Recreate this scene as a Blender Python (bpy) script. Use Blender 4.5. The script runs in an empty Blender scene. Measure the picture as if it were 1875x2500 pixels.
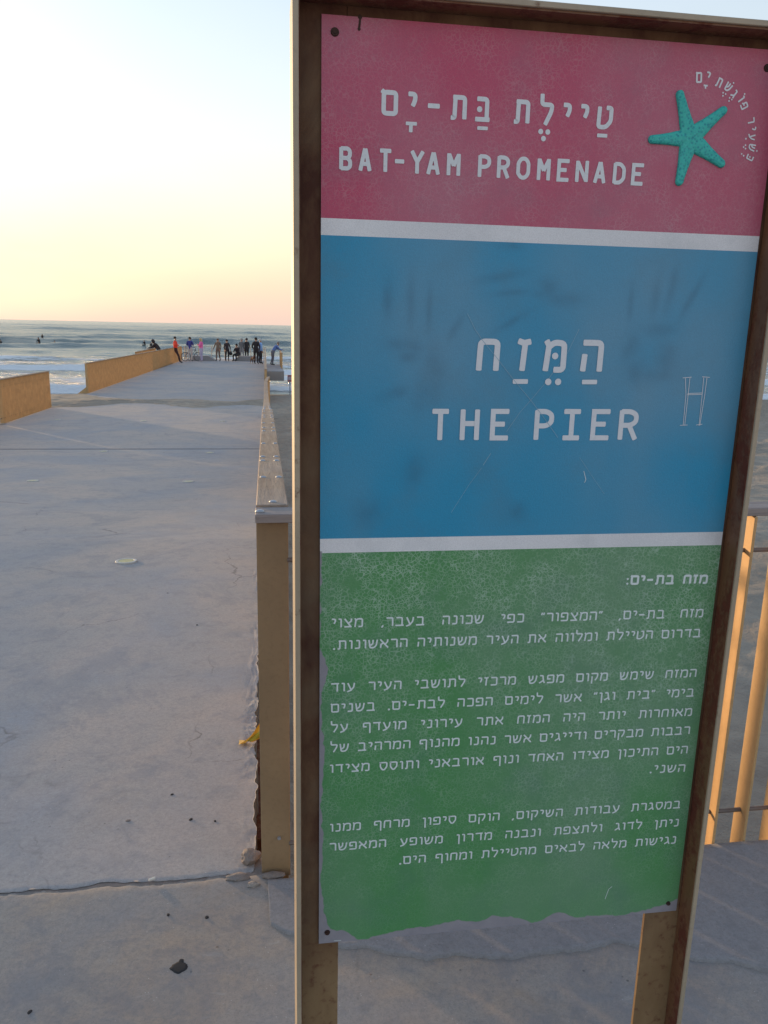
import bpy, bmesh, math, random
import numpy as np
from mathutils import Vector, Matrix

random.seed(7)
rng = np.random.default_rng(11)
S = bpy.context.scene
COL = S.collection

# ------------------------------------------------------------------ camera
CAM_H = 1.5
FPX, PITCH, ROLL, YAW = 1923.2, 0.2301, 0.0220, 0.1514      # focal length in photo pixels (1875 x 2500)
_cy, _sy, _cp, _sp = math.cos(YAW), math.sin(YAW), math.cos(PITCH), math.sin(PITCH)
FWD = Vector((_sy * _cp, _cy * _cp, -_sp))
_r0 = Vector((_cy, -_sy, 0)); _u0 = _r0.cross(FWD)
RIGHT = math.cos(ROLL) * _r0 + math.sin(ROLL) * _u0
UP = -math.sin(ROLL) * _r0 + math.cos(ROLL) * _u0
cam = bpy.data.objects.new('camera', bpy.data.cameras.new('camera'))
COL.objects.link(cam)
cam.matrix_world = Matrix(((RIGHT.x, UP.x, -FWD.x, 0), (RIGHT.y, UP.y, -FWD.y, 0),
                           (RIGHT.z, UP.z, -FWD.z, CAM_H), (0, 0, 0, 1)))
cam.data.sensor_fit = 'VERTICAL'
cam.data.sensor_height = 36.0
cam.data.lens = FPX / 2500 * 36.0
cam.data.clip_start = 0.05
cam.data.clip_end = 60000
S.camera = cam

# ------------------------------------------------------------------ sky and sun
SUN_AZ, SUN_EL = -38.0, 3.6            # degrees left of the pier direction, above the horizon
w = bpy.data.worlds.new('World'); S.world = w; w.use_nodes = True
nt = w.node_tree
bg = nt.nodes['Background']
sky = nt.nodes.new('ShaderNodeTexSky')
sky.sky_type = 'NISHITA'; sky.sun_disc = False
sky.sun_elevation = math.radians(SUN_EL + 2.6)
sky.sun_rotation = math.radians(SUN_AZ)
sky.altitude = 0; sky.air_density = 1.25; sky.dust_density = 1.6; sky.ozone_density = 3.0
hs = nt.nodes.new('ShaderNodeHueSaturation'); hs.inputs['Saturation'].default_value = .80      # thin haze takes colour out of the sky
nt.links.new(sky.outputs[0], hs.inputs['Color'])
# pale peach haze that thickens towards the horizon all round
tc = nt.nodes.new('ShaderNodeTexCoord'); sz = nt.nodes.new('ShaderNodeSeparateXYZ'); nt.links.new(tc.outputs['Generated'], sz.inputs[0])
def sky_ramp(stops):
    r = nt.nodes.new('ShaderNodeValToRGB'); nt.links.new(sz.outputs[2], r.inputs[0]); e = r.color_ramp.elements
    while len(e) > 1: e.remove(e[-1])
    for i_, (p_, c_) in enumerate(stops):
        q_ = e[0] if i_ == 0 else e.new(p_)
        q_.position = p_; q_.color = (*c_, 1)
    return r
hr = sky_ramp([(0, (.90,) * 3), (.10, (.78,) * 3), (.25, (.66,) * 3), (.55, (.42,) * 3), (1, (.2,) * 3)])        # how much haze
hc = sky_ramp([(0, (.50, .365, .315)), (.045, (.52, .405, .315)), (.11, (.56, .515, .365)), (.22, (.52, .54, .52)), (.45, (.38, .45, .55)), (1, (.24, .31, .42))])   # its colour, tenths
hx = nt.nodes.new('ShaderNodeVectorMath'); hx.operation = 'SCALE'; nt.links.new(hc.outputs[0], hx.inputs[0]); hx.inputs['Scale'].default_value = 5.0
cn = nt.nodes.new('ShaderNodeTexNoise'); cm = nt.nodes.new('ShaderNodeMapping'); nt.links.new(tc.outputs['Generated'], cm.inputs[0]); cm.inputs['Scale'].default_value = (1.6, 1.6, 5.0)
nt.links.new(cm.outputs[0], cn.inputs['Vector']); cn.inputs['Scale'].default_value = 1.5; cn.inputs['Detail'].default_value = 4
ca = nt.nodes.new('ShaderNodeMath'); ca.operation = 'MULTIPLY_ADD'; nt.links.new(cn.outputs['Fac'], ca.inputs[0]); ca.inputs[1].default_value = .5; ca.inputs[2].default_value = -.25
cl = nt.nodes.new('ShaderNodeMath'); cl.operation = 'ADD'; cl.use_clamp = True; nt.links.new(hr.outputs[0], cl.inputs[0]); nt.links.new(ca.outputs[0], cl.inputs[1])     # thin cirrus veil
hm = nt.nodes.new('ShaderNodeMix'); hm.data_type = 'RGBA'; nt.links.new(cl.outputs[0], hm.inputs[0]); nt.links.new(hs.outputs[0], hm.inputs[6])
nt.links.new(hx.outputs[0], hm.inputs[7])
nt.links.new(hm.outputs[2], bg.inputs[0])
bg.inputs[1].default_value = 0.15
sun = bpy.data.objects.new('sun', bpy.data.lights.new('sun', 'SUN'))
COL.objects.link(sun)
sun.data.energy = 2.0; sun.data.angle = math.radians(1.8); sun.data.color = (1.0, 0.66, 0.34)
_a, _e = math.radians(SUN_AZ), math.radians(SUN_EL)
_sd = Vector((math.sin(_a) * math.cos(_e), math.cos(_a) * math.cos(_e), math.sin(_e)))
sun.rotation_euler = _sd.to_track_quat('Z', 'Y').to_euler()
sun.location = (-20, 20, 20)
S.view_settings.view_transform = 'Standard'
S.view_settings.look = 'None'
S.view_settings.exposure = 1.38
S.view_settings.gamma = 1.0
S.view_settings.use_curve_mapping = False

# ------------------------------------------------------------------ pixel helpers (give a direction only)
def ray(x, y):
    return RIGHT * ((x - 937.5) / FPX) - UP * ((y - 1250) / FPX) + FWD
def at_y(x, y, Y):
    d = ray(x, y); return Vector((0, 0, CAM_H)) + d * (Y / d.y)
def at_z(x, y, z):
    d = ray(x, y); return Vector((0, 0, CAM_H)) + d * ((z - CAM_H) / d.z)

# ------------------------------------------------------------------ mesh helpers
def mesh_obj(name, verts, faces, mat=None, parent=None, smooth=False, label=None, cat=None, group=None, kind=None):
    me = bpy.data.meshes.new(name)
    if parent is not None:
        L = parent.location.copy(); q = parent.parent
        while q is not None: L = L + q.location; q = q.parent
        verts = [(v[0] - L.x, v[1] - L.y, v[2] - L.z) for v in verts]
    me.from_pydata([tuple(v) for v in verts], [], faces)
    me.update()
    if smooth:
        me.polygons.foreach_set('use_smooth', [True] * len(me.polygons))
    if mat is not None:
        for m in (mat if isinstance(mat, (list, tuple)) else [mat]):
            me.materials.append(m)
    return link(name, me, parent, label, cat, group, kind)

def link(name, me, parent=None, label=None, cat=None, group=None, kind=None):
    o = bpy.data.objects.new(name, me); COL.objects.link(o)
    if parent is not None: o.parent = parent
    tag(o, label, cat, group, kind)
    return o

def tag(o, label=None, cat=None, group=None, kind=None):
    if label: o['label'] = label
    if cat: o['category'] = cat
    if group: o['group'] = group
    if kind: o['kind'] = kind
    return o

def thing(name, loc, label, cat, group=None, rz=0.0):
    o = bpy.data.objects.new(name, None); COL.objects.link(o)
    o.empty_display_size = .1
    o.location = loc; o.rotation_euler = (0, 0, rz)
    return tag(o, label, cat, group)

class MB:
    """collects shapes for one mesh"""
    def __init__(s): s.v = []; s.f = []
    def add(s, v, f):
        n = len(s.v); s.v += [tuple(p) for p in v]; s.f += [tuple(i + n for i in q) for q in f]; return s
    def box(s, x0, x1, y0, y1, z0, z1):
        v = [(x, y, z) for z in (z0, z1) for y in (y0, y1) for x in (x0, x1)]
        return s.add(v, [(0, 2, 3, 1), (4, 5, 7, 6), (0, 1, 5, 4), (2, 6, 7, 3), (0, 4, 6, 2), (1, 3, 7, 5)])
    def bbox(s, x0, x1, y0, y1, z0, z1, b=.003):
        """box with chamfered edges"""
        bm = bmesh.new(); bmesh.ops.create_cube(bm, size=1)
        for q in bm.verts:
            q.co = ((x0 + x1) / 2 + q.co.x * (x1 - x0), (y0 + y1) / 2 + q.co.y * (y1 - y0), (z0 + z1) / 2 + q.co.z * (z1 - z0))
        bmesh.ops.bevel(bm, geom=bm.edges[:], offset=b, segments=1, affect='EDGES')
        bm.verts.index_update()
        s.add([q.co[:] for q in bm.verts], [[q.index for q in f.verts] for f in bm.faces]); bm.free(); return s
    def tube(s, a, b, r0, r1=None, n=8, caps=True):
        a, b = Vector(a), Vector(b); r1 = r0 if r1 is None else r1
        d = (b - a).normalized(); t = d.orthogonal().normalized(); u = d.cross(t)
        v = []
        for c, r in ((a, r0), (b, r1)):
            for k in range(n):
                th = 2 * math.pi * k / n; v.append(c + t * (r * math.cos(th)) + u * (r * math.sin(th)))
        f = [(k, (k + 1) % n, n + (k + 1) % n, n + k) for k in range(n)]
        if caps: f += [tuple(range(n))[::-1], tuple(range(n, 2 * n))]
        return s.add(v, f)
    def path(s, pts, r, n=8):
        for a, b in zip(pts[:-1], pts[1:]): s.tube(a, b, r, r, n)
        return s
    def ball(s, c, r, n=8, m=6, sz=1.0):
        v = [(c[0], c[1], c[2] + r * sz)]
        for i in range(1, m):
            p = math.pi * i / m
            for k in range(n):
                th = 2 * math.pi * k / n
                v.append((c[0] + r * math.sin(p) * math.cos(th), c[1] + r * math.sin(p) * math.sin(th), c[2] + r * sz * math.cos(p)))
        v.append((c[0], c[1], c[2] - r * sz))
        f = [(0, 1 + k, 1 + (k + 1) % n) for k in range(n)]
        for i in range(m - 2):
            f += [(1 + i * n + k, 1 + (i + 1) * n + k, 1 + (i + 1) * n + (k + 1) % n, 1 + i * n + (k + 1) % n) for k in range(n)]
        e = len(v) - 1; b0 = 1 + (m - 2) * n
        f += [(b0 + k, e, b0 + (k + 1) % n) for k in range(n)]
        return s.add(v, f)
    def build(s, name, mat, parent=None, smooth=False, **k):
        return mesh_obj(name, s.v, s.f, mat, parent, smooth, **k)

def grid_mesh(xs, ys, zf):
    X, Y = np.meshgrid(xs, ys); Z = zf(X, Y)
    v = np.stack([X, Y, Z], -1).reshape(-1, 3)
    nx, ny = len(xs), len(ys)
    i = np.arange(nx - 1)[None, :] + (np.arange(ny - 1) * nx)[:, None]
    f = np.stack([i, i + 1, i + 1 + nx, i + nx], -1).reshape(-1, 4)
    return v, f

def np_obj(name, v, f, mat, parent=None, smooth=True, attrs=None, **k):
    me = bpy.data.meshes.new(name)
    me.vertices.add(len(v)); me.vertices.foreach_set('co', np.asarray(v, np.float32).ravel())
    nf = len(f); me.loops.add(nf * 4); me.loops.foreach_set('vertex_index', np.asarray(f, np.int32).ravel())
    me.polygons.add(nf); me.polygons.foreach_set('loop_start', np.arange(nf, dtype=np.int32) * 4)
    me.polygons.foreach_set('loop_total', np.full(nf, 4, np.int32))
    me.update(calc_edges=True); me.validate()
    if smooth: me.polygons.foreach_set('use_smooth', np.ones(nf, bool))
    for an, av in (attrs or {}).items():
        a = me.attributes.new(an, 'FLOAT', 'POINT'); a.data.foreach_set('value', np.asarray(av, np.float32).ravel())
    me.materials.append(mat)
    return link(name, me, parent, **k)

def vnoise(x, y, seed=0, octaves=3):
    """smooth value noise"""
    out = np.zeros(np.broadcast(x, y).shape); amp = 1.0; tot = 0
    for o in range(octaves):
        xi = np.floor(x).astype(np.int64); yi = np.floor(y).astype(np.int64)
        fx = x - xi; fy = y - yi; fx = fx * fx * (3 - 2 * fx); fy = fy * fy * (3 - 2 * fy)
        def h(a, b):
            n = (a * 374761393 + b * 668265263 + (seed + o) * 1442695041) & 0x7fffffff
            n = ((n ^ (n >> 13)) * 1274126177) & 0x7fffffff
            return (n ^ (n >> 16)) % 100003 / 100003.0
        out = out + amp * ((h(xi, yi) * (1 - fx) + h(xi + 1, yi) * fx) * (1 - fy) + (h(xi, yi + 1) * (1 - fx) + h(xi + 1, yi + 1) * fx) * fy)
        tot += amp; amp *= .5; x = x * 2.03 + 17.3; y = y * 2.03 + 9.1
    return out / tot

# ------------------------------------------------------------------ material helpers
class NT:
    def __init__(s, name):
        s.m = bpy.data.materials.new(name); s.m.use_nodes = True
        s.t = s.m.node_tree; s.b = s.t.nodes['Principled BSDF']
        s.pos = s.t.nodes.new('ShaderNodeNewGeometry').outputs['Position']
    def n(s, typ, **k):
        q = s.t.nodes.new(typ)
        for a, b in k.items(): setattr(q, a, b)
        return q
    def l(s, a, b): s.t.links.new(a, b)
    def setin(s, sock, val):
        if hasattr(val, 'is_output'): s.l(val, sock)
        else: sock.default_value = val
    def scale(s, vec, sc):
        q = s.n('ShaderNodeMapping'); s.l(vec, q.inputs[0]); q.inputs['Scale'].default_value = sc; return q.outputs[0]
    def noise(s, scale, detail=4, rough=.55, vec=None, dist=0.0):
        q = s.n('ShaderNodeTexNoise'); s.l(vec or s.pos, q.inputs['Vector'])
        q.inputs['Scale'].default_value = scale; q.inputs['Detail'].default_value = detail
        q.inputs['Roughness'].default_value = rough; q.inputs['Distortion'].default_value = dist
        return q.outputs['Fac']
    def ramp(s, fac, stops, interp='LINEAR'):
        q = s.n('ShaderNodeValToRGB'); s.l(fac, q.inputs[0]); r = q.color_ramp; r.interpolation = interp
        while len(r.elements) > 1: r.elements.remove(r.elements[-1])
        for i, (p, c) in enumerate(stops):
            e = r.elements[0] if i == 0 else r.elements.new(p)
            e.position = p; e.color = (c, c, c, 1) if isinstance(c, (int, float)) else (*c, 1)
        return q.outputs[0]
    def mix(s, fac, a, b, blend='MIX'):
        q = s.n('ShaderNodeMix', data_type='RGBA', blend_type=blend)
        s.setin(q.inputs[0], fac)
        for i, v in ((6, a), (7, b)):
            s.setin(q.inputs[i], v if hasattr(v, 'is_output') else (*v, 1))
        return q.outputs[2]
    def math(s, op, a, b=0.0, clamp=False):
        q = s.n('ShaderNodeMath', operation=op, use_clamp=clamp); s.setin(q.inputs[0], a); s.setin(q.inputs[1], b); return q.outputs[0]
    def attr(s, name):
        q = s.n('ShaderNodeAttribute'); q.attribute_name = name; return q.outputs['Fac']
    def bump(s, h, strength=.3, dist=.01, normal=None):
        q = s.n('ShaderNodeBump'); s.l(h, q.inputs['Height']); q.inputs['Strength'].default_value = strength
        q.inputs['Distance'].default_value = dist
        if normal is not None: s.l(normal, q.inputs['Normal'])
        s.l(q.outputs[0], s.b.inputs['Normal']); return q.outputs[0]
    def col(s, c): s.setin(s.b.inputs['Base Color'], c if hasattr(c, 'is_output') else (*c, 1))
    def rough(s, r): s.setin(s.b.inputs['Roughness'], r)
    def metal(s, r): s.setin(s.b.inputs['Metallic'], r)
    def spec(s, r): s.b.inputs['Specular IOR Level'].default_value = r

def plain(name, c, r=.6, metal=0.0, var=.15, sc=30):
    t = NT(name); n = t.noise(sc, 3)
    t.col(t.mix(n, [q * (1 - var) for q in c], [min(1, q * (1 + var)) for q in c])); t.rough(r); t.metal(metal); return t.m

def concrete(name, base, tint_a, tint_b, seed=0.0, sc=1.0):
    t = NT(name)
    mp = t.n('ShaderNodeMapping'); t.l(t.pos, mp.inputs[0]); mp.inputs['Location'].default_value = (seed, seed * 1.7, 0)
    v = mp.outputs[0]
    big = t.noise(.7 * sc, 6, .58, v, .6); mid = t.noise(3.4 * sc, 7, .66, v, .3); fine = t.noise(75, 5, .7, v); grit = t.noise(190, 4, .75, v)
    c = t.mix(t.ramp(big, [(.38, 0.0), (.60, 1.0)]), tint_a, tint_b)
    c = t.mix(t.ramp(mid, [(.40, .0), (.62, .55)]), c, base)
    c = t.mix(t.ramp(t.noise(11 * sc, 6, .7, v, .5), [(.50, 0.0), (.68, .5)]), c, [q * .72 for q in tint_a])
    c = t.mix(t.ramp(fine, [(.34, .45), (.60, 0.0)]), c, [q * .62 for q in base])
    c = t.mix(t.ramp(grit, [(.36, .5), (.52, 0.0), (.64, .25)]), c, [q * .55 for q in base])
    # worn pits and light scuffs
    vo = t.n('ShaderNodeTexVoronoi'); t.l(v, vo.inputs['Vector']); vo.inputs['Scale'].default_value = 26
    pits = t.ramp(vo.outputs['Distance'], [(.05, 1.0), (.11, 0.0)])
    gate = t.ramp(t.noise(5, 3, .5, v), [(.56, 0.0), (.66, 1.0)])
    c = t.mix(t.math('MULTIPLY', pits, gate), c, [q * .4 for q in base])
    sc1 = t.noise(9, 6, .7, t.scale(v, (1.0, 3.5, 1)), .8)
    c = t.mix(t.ramp(sc1, [(.62, 0.0), (.72, .35)]), c, [min(1, q * 1.35) for q in base])
    dirt = t.noise(1.7, 6, .7, v, .9)
    c = t.mix(t.ramp(dirt, [(.58, 0.0), (.75, .45)]), c, [q * .66 for q in tint_b])
    sp = t.n('ShaderNodeTexVoronoi'); t.l(v, sp.inputs['Vector']); sp.inputs['Scale'].default_value = 70
    spk = t.math('MULTIPLY', t.ramp(sp.outputs['Distance'], [(.05, 1.0), (.12, 0.0)]), t.ramp(t.noise(16, 3, .5, v), [(.52, 0.0), (.6, 1.0)]))
    c = t.mix(t.math('MULTIPLY', spk, .7), c, [min(1, q * 1.7) for q in base])
    wv = t.n('ShaderNodeTexNoise'); t.l(v, wv.inputs['Vector']); wv.inputs['Scale'].default_value = 5; wv.inputs['Detail'].default_value = 6
    wa = t.n('ShaderNodeVectorMath', operation='MULTIPLY_ADD'); t.l(wv.outputs['Color'], wa.inputs[0]); wa.inputs[1].default_value = (.28, .28, .0); t.l(v, wa.inputs[2])
    ck = t.n('ShaderNodeTexVoronoi', feature='DISTANCE_TO_EDGE'); t.l(wa.outputs[0], ck.inputs['Vector']); ck.inputs['Scale'].default_value = .62
    ckm = t.math('MULTIPLY', t.ramp(ck.outputs['Distance'], [(.0007, 1.0), (.0026, 0.0)]), t.ramp(t.noise(1.3, 4, .6, v), [(.50, 0.0), (.60, 1.0)]))
    c = t.mix(t.math('MULTIPLY', ckm, .75), c, [q * .3 for q in base])
    stain = t.noise(.9 * sc, 7, .72, v, 1.6)
    c = t.mix(t.ramp(stain, [(.54, 0.0), (.60, .30), (.70, .38)]), c, [q * .70 for q in tint_a])
    t.col(c); t.rough(t.ramp(mid, [(.3, .72), (.7, .92)])); t.spec(.35)
    h = t.math('ADD', t.math('MULTIPLY', mid, .25), t.math('ADD', t.math('MULTIPLY', fine, .22), t.math('MULTIPLY', grit, .16)))
    h = t.math('SUBTRACT', h, t.math('MULTIPLY', t.math('MULTIPLY', pits, gate), .25))
    t.bump(h, .22, .005)
    return t.m

M = {}
M['deck'] = concrete('deck concrete', (.43, .41, .395), (.32, .345, .395), (.51, .43, .385))
M['slab'] = concrete('promenade concrete', (.36, .345, .33), (.26, .28, .32), (.46, .355, .265), 5.3, 1.8)
M['topping'] = concrete('topping concrete', (.30, .295, .305), (.27, .275, .30), (.325, .31, .305), 9.1, 1.2)
M['block'] = concrete('block concrete', (.33, .33, .34), (.28, .29, .31), (.36, .34, .33), 3.0)
M['rubble'] = concrete('rubble concrete', (.27, .235, .21), (.24, .225, .22), (.30, .22, .18), 2.0, 6)

def paint(name, c, rustiness, rust=(.10, .028, .012), sc=1.0, streak=True, thr=.56):
    """old oil paint over steel, rust coming through in blotches"""
    t = NT(name)
    v = t.scale(t.pos, (1, 1, .45 if streak else 1))
    n1 = t.noise(14 * sc, 6, .65, v, .3); n2 = t.noise(70 * sc, 5, .6); n3 = t.noise(5, 3)
    cc = t.mix(t.ramp(n3, [(.35, 0.0), (.65, 1.0)]), [q * .86 for q in c], [q * 1.08 for q in c])
    cc = t.mix(t.ramp(n2, [(.5, 0.0), (.75, .35)]), cc, [q * .6 for q in c])
    a = thr - .35 * rustiness
    mask = t.ramp(t.math('ADD', t.math('MULTIPLY', n1, .75), t.math('MULTIPLY', n2, .25)), [(a, 0.0), (a + .09, 1.0)])
    rc = t.mix(n2, [q * .45 for q in rust], [q * 1.5 for q in rust])
    t.col(t.mix(mask, cc, rc)); t.rough(t.mix(mask, (.5, .5, .5), (.9, .9, .9)))
    t.bump(t.math('ADD', t.math('MULTIPLY', mask, .6), t.math('MULTIPLY', n2, .3)), .35, .003)
    return t.m
OCHRE = (.50, .30, .10)
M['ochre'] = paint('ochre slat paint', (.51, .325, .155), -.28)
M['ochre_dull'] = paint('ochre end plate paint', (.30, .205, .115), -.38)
M['frame_edge'] = paint('faded frame paint', (.36, .30, .22), -.16, sc=1.4)
def web_mat():
    t = NT('rusted frame web')
    z = t.n('ShaderNodeSeparateXYZ'); t.l(t.pos, z.inputs[0])
    n1 = t.noise(13, 6, .65, t.scale(t.pos, (1, 1, .5)), .3); n2 = t.noise(70, 5, .6); n3 = t.noise(6, 4, .6)
    old = t.mix(t.ramp(n1, [(.38, 0.0), (.62, 1.0)]), (.060, .018, .009), (.14, .075, .038))
    old = t.mix(t.ramp(n3, [(.5, 0.0), (.7, .6)]), old, (.15, .11, .07))
    new = t.mix(t.ramp(n1, [(.40, 0.0), (.66, 1.0)]), (.20, .125, .06), (.25, .165, .085))
    new = t.mix(t.ramp(n2, [(.55, 0.0), (.70, .8)]), new, (.11, .035, .018))
    m = t.n('ShaderNodeMapRange'); t.l(t.math('ADD', z.outputs[2], t.math('MULTIPLY', n3, .25)), m.inputs[0]); m.inputs[1].default_value = .55; m.inputs[2].default_value = .80
    t.col(t.mix(m.outputs[0], new, old)); t.rough(.85); t.bump(t.math('ADD', n1, t.math('MULTIPLY', n2, .4)), .4, .003)
    return t.m
M['frame_web'] = web_mat()
M['rust'] = paint('rusted steel', (.17, .080, .040), .25, rust=(.11, .028, .014))
M['rod'] = plain('weathered rod steel', (.19, .16, .15), .6, .5)
M['bolt'] = plain('zinc bolt', (.40, .42, .46), .5, .55, .1, 60)

def wood(name, c0, c1, along='y'):
    t = NT(name)
    sc = (9, .55, 9) if along == 'y' else (.55, 9, 9)
    v = t.scale(t.pos, sc)
    g = t.noise(6, 7, .68, v, .25); g2 = t.noise(24, 4, .6, v); b = t.noise(1.6, 3)
    c = t.mix(t.ramp(g, [(.32, 0.0), (.68, 1.0)]), c0, c1)
    c = t.mix(t.ramp(g2, [(.54, 0.0), (.7, .6)]), c, [q * .45 for q in c0])
    c = t.mix(t.ramp(b, [(.45, 0.0), (.7, .4)]), c, (.34, .31, .30))
    t.col(c); t.rough(.75); t.spec(.3); t.bump(t.math('ADD', g, t.math('MULTIPLY', g2, .6)), .5, .003)
    return t.m
M['timber'] = wood('weathered timber cap', (.24, .165, .115), (.42, .31, .22))
M['timber_x'] = wood('grey timber cap', (.20, .17, .165), (.34, .29, .28), 'x')

def sand_mat(name):
    t = NT(name)
    z = t.n('ShaderNodeSeparateXYZ'); t.l(t.pos, z.inputs[0])
    big = t.noise(.5, 5, .6); mid = t.noise(4.5, 5, .6, None, .3); fine = t.noise(40, 4, .7); g = t.noise(500, 2)
    c = t.mix(t.ramp(big, [(.35, 0.0), (.65, 1.0)]), (.34, .285, .225), (.43, .365, .295))
    c = t.mix(t.ramp(mid, [(.35, .45), (.6, 0.0)]), c, (.23, .195, .165))
    c = t.mix(t.ramp(g, [(.4, .25), (.6, 0.0)]), c, (.2, .17, .14))
    wet = t.math('MULTIPLY', t.math('ADD', z.outputs[2], t.math('MULTIPLY', big, .25)), 1.0)
    wm = t.n('ShaderNodeMapRange'); t.l(wet, wm.inputs[0]); wm.inputs[1].default_value = -2.75; wm.inputs[2].default_value = -2.95
    c = t.mix(wm.outputs[0], c, (.14, .12, .105))
    t.col(c); t.rough(t.mix(wm.outputs[0], (.95, .95, .95), (.25, .25, .25))); t.spec(.3)
    t.bump(t.math('ADD', t.math('MULTIPLY', mid, 1.2), t.math('MULTIPLY', fine, .3)), .8, .05)
    return t.m
M['sand'] = sand_mat('beach sand')

def sea_mat():
    t = NT('sea water')
    foam = t.attr('foam')
    v = t.scale(t.pos, (.35, 1.0, 1.0))
    r1 = t.noise(.55, 6, .66, v); r2 = t.noise(4.5, 5, .65, v)
    fn = t.noise(2.0, 8, .72, t.scale(t.pos, (.3, 1, 1)), .9)
    fm = t.ramp(t.math('ADD', foam, t.math('MULTIPLY', t.math('SUBTRACT', fn, .5), 1.5)), [(.46, 0.0), (.62, 1.0)])
    turb = t.attr('turb')
    wc = t.mix(turb, (.055, .12, .135), (.32, .40, .40))
    t.col(t.mix(fm, wc, (.86, .88, .90)))
    t.rough(t.mix(fm, (.22, .22, .22), (.85, .85, .85)))
    t.b.inputs['IOR'].default_value = 1.33
    t.bump(t.math('ADD', t.math('MULTIPLY', r1, 1.0), t.math('ADD', t.math('MULTIPLY', r2, .28), t.math('MULTIPLY', fm, .3))), 1.0, .75)
    return t.m
M['sea'] = sea_mat()

def skin_m(): return plain('skin', (.42, .24, .17), .55, 0, .08)
M['skin'] = skin_m()
def cloth(c): return plain('cloth', c, .9, 0, .22, 18)

# ------------------------------------------------------------------ setting: levels
PROF = np.array([(-10, 0), (1.96, 0), (6.3, -.20), (8.8, -.44), (13.4, -.76), (16, -.875), (19.7, -.93), (24.4, -.985), (29.4, -.99), (58, -1.21), (80, -1.3)])
def deck_z(Y): return np.interp(Y, PROF[:, 0], PROF[:, 1])
SEA = -3.3
XL, XR = -6.19, -.052          # deck edges
SLAB_END = 1.955

# promenade slab (camera stands on it)
def edge_noise(x, amp, seed): return amp * (vnoise(x * 9, x * 0 + 3.1, seed, 4) - .5) * 2
xs = np.concatenate([np.linspace(-14, -1.6, 60)[:-1], np.linspace(-1.6, -1.0, 30)[:-1], np.linspace(-1.0, .1, 300)[:-1], np.linspace(.1, .5, 40)[:-1], np.linspace(.5, 3, 120)[:-1], np.linspace(3, 16, 50)])
ts = np.concatenate([np.linspace(0, .55, 16)[:-1], np.linspace(.55, .86, 30)[:-1], np.linspace(.86, 1, 60)])
X, T = np.meshgrid(xs, ts)
far = np.where(X < .03, SLAB_END + edge_noise(X, .013, 4) + edge_noise(X * 4, .004, 15), 1.902 + edge_noise(X, .005, 9))
Y = -6 + T * (far + 6)
d_edge = far - Y
Z = .002 * (vnoise(X * 3, Y * 3, 21, 3) - .5) - .014 * np.exp(-(d_edge / .010) ** 2) * vnoise(X * 26, Y * 12, 5, 3)
Z += .0008 * (vnoise(X * 20, Y * 20, 33, 3) - .5) * (X > -2)
v = np.stack([X, Y, Z], -1).reshape(-1, 3); nx = len(xs); ny = len(ts)
i = np.arange(nx - 1)[None, :] + (np.arange(ny - 1) * nx)[:, None]
f = np.stack([i, i + 1, i + 1 + nx, i + nx], -1).reshape(-1, 4)
# skirt down the far edge
top = v[-nx:]; sk = top.copy(); sk[:, 2] -= 1.3
n0 = len(v); v = np.concatenate([v, sk])
k = np.arange(nx - 1); f = np.concatenate([f, np.stack([n0 - nx + k, n0 - nx + k + 1, n0 + k + 1, n0 + k], -1)])
np_obj('promenade', v, f, M['slab'], kind='structure')

# thin topping of newer concrete between the sign and the fence
crack = [(655, 2262), (690, 2275), (760, 2300), (845, 2320), (900, 2318), (960, 2330), (1040, 2343), (1130, 2338), (1224, 2342), (1330, 2330), (1420, 2322), (1507, 2304), (1560, 2312), (1640, 2330), (1700, 2345), (1790, 2350), (1875, 2372)]
cp = [at_z(x, y, 0) for x, y in crack]
px = np.array([q.x for q in cp]); py = np.array([q.y for q in cp])
xs = np.concatenate([np.linspace(px[0], px[-1], 260), np.linspace(px[-1], 6, 60)[1:]])
near = np.interp(xs, px, py) + .012 * (vnoise(xs * 22, xs * 0, 3, 3) - .5) * 2
near[0] = 1.89
ts = np.linspace(0, 1, 22)
X, T = np.meshgrid(xs, ts); Y = near[None, :] + T * (1.910 + .004 * (vnoise(X * 12, X * 0, 44, 3) - .5) - near[None, :]); 
Z = .0075 + .003 * (vnoise(X * 7, Y * 7, 8, 3) - .5)
v = np.stack([X, Y, Z], -1).reshape(-1, 3); nx, ny = len(xs), len(ts)
i = np.arange(nx - 1)[None, :] + (np.arange(ny - 1) * nx)[:, None]
f = np.stack([i, i + 1, i + 1 + nx, i + nx], -1).reshape(-1, 4)
lo = v[:nx].copy(); lo[:, 2] = -.02; n0 = len(v); v = np.concatenate([v, lo]); k = np.arange(nx - 1)
f = np.concatenate([f, np.stack([n0 + k, n0 + k + 1, k + 1, k], -1)])
hi = v[n0 - nx:n0].copy(); hi[:, 2] = -1.3; n1 = len(v); v = np.concatenate([v, hi])
f = np.concatenate([f, np.stack([n0 - nx + k, n0 - nx + k + 1, n1 + k + 1, n1 + k], -1)])
np_obj('pavement', v, f, M['topping'], smooth=False, kind='structure')

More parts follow.
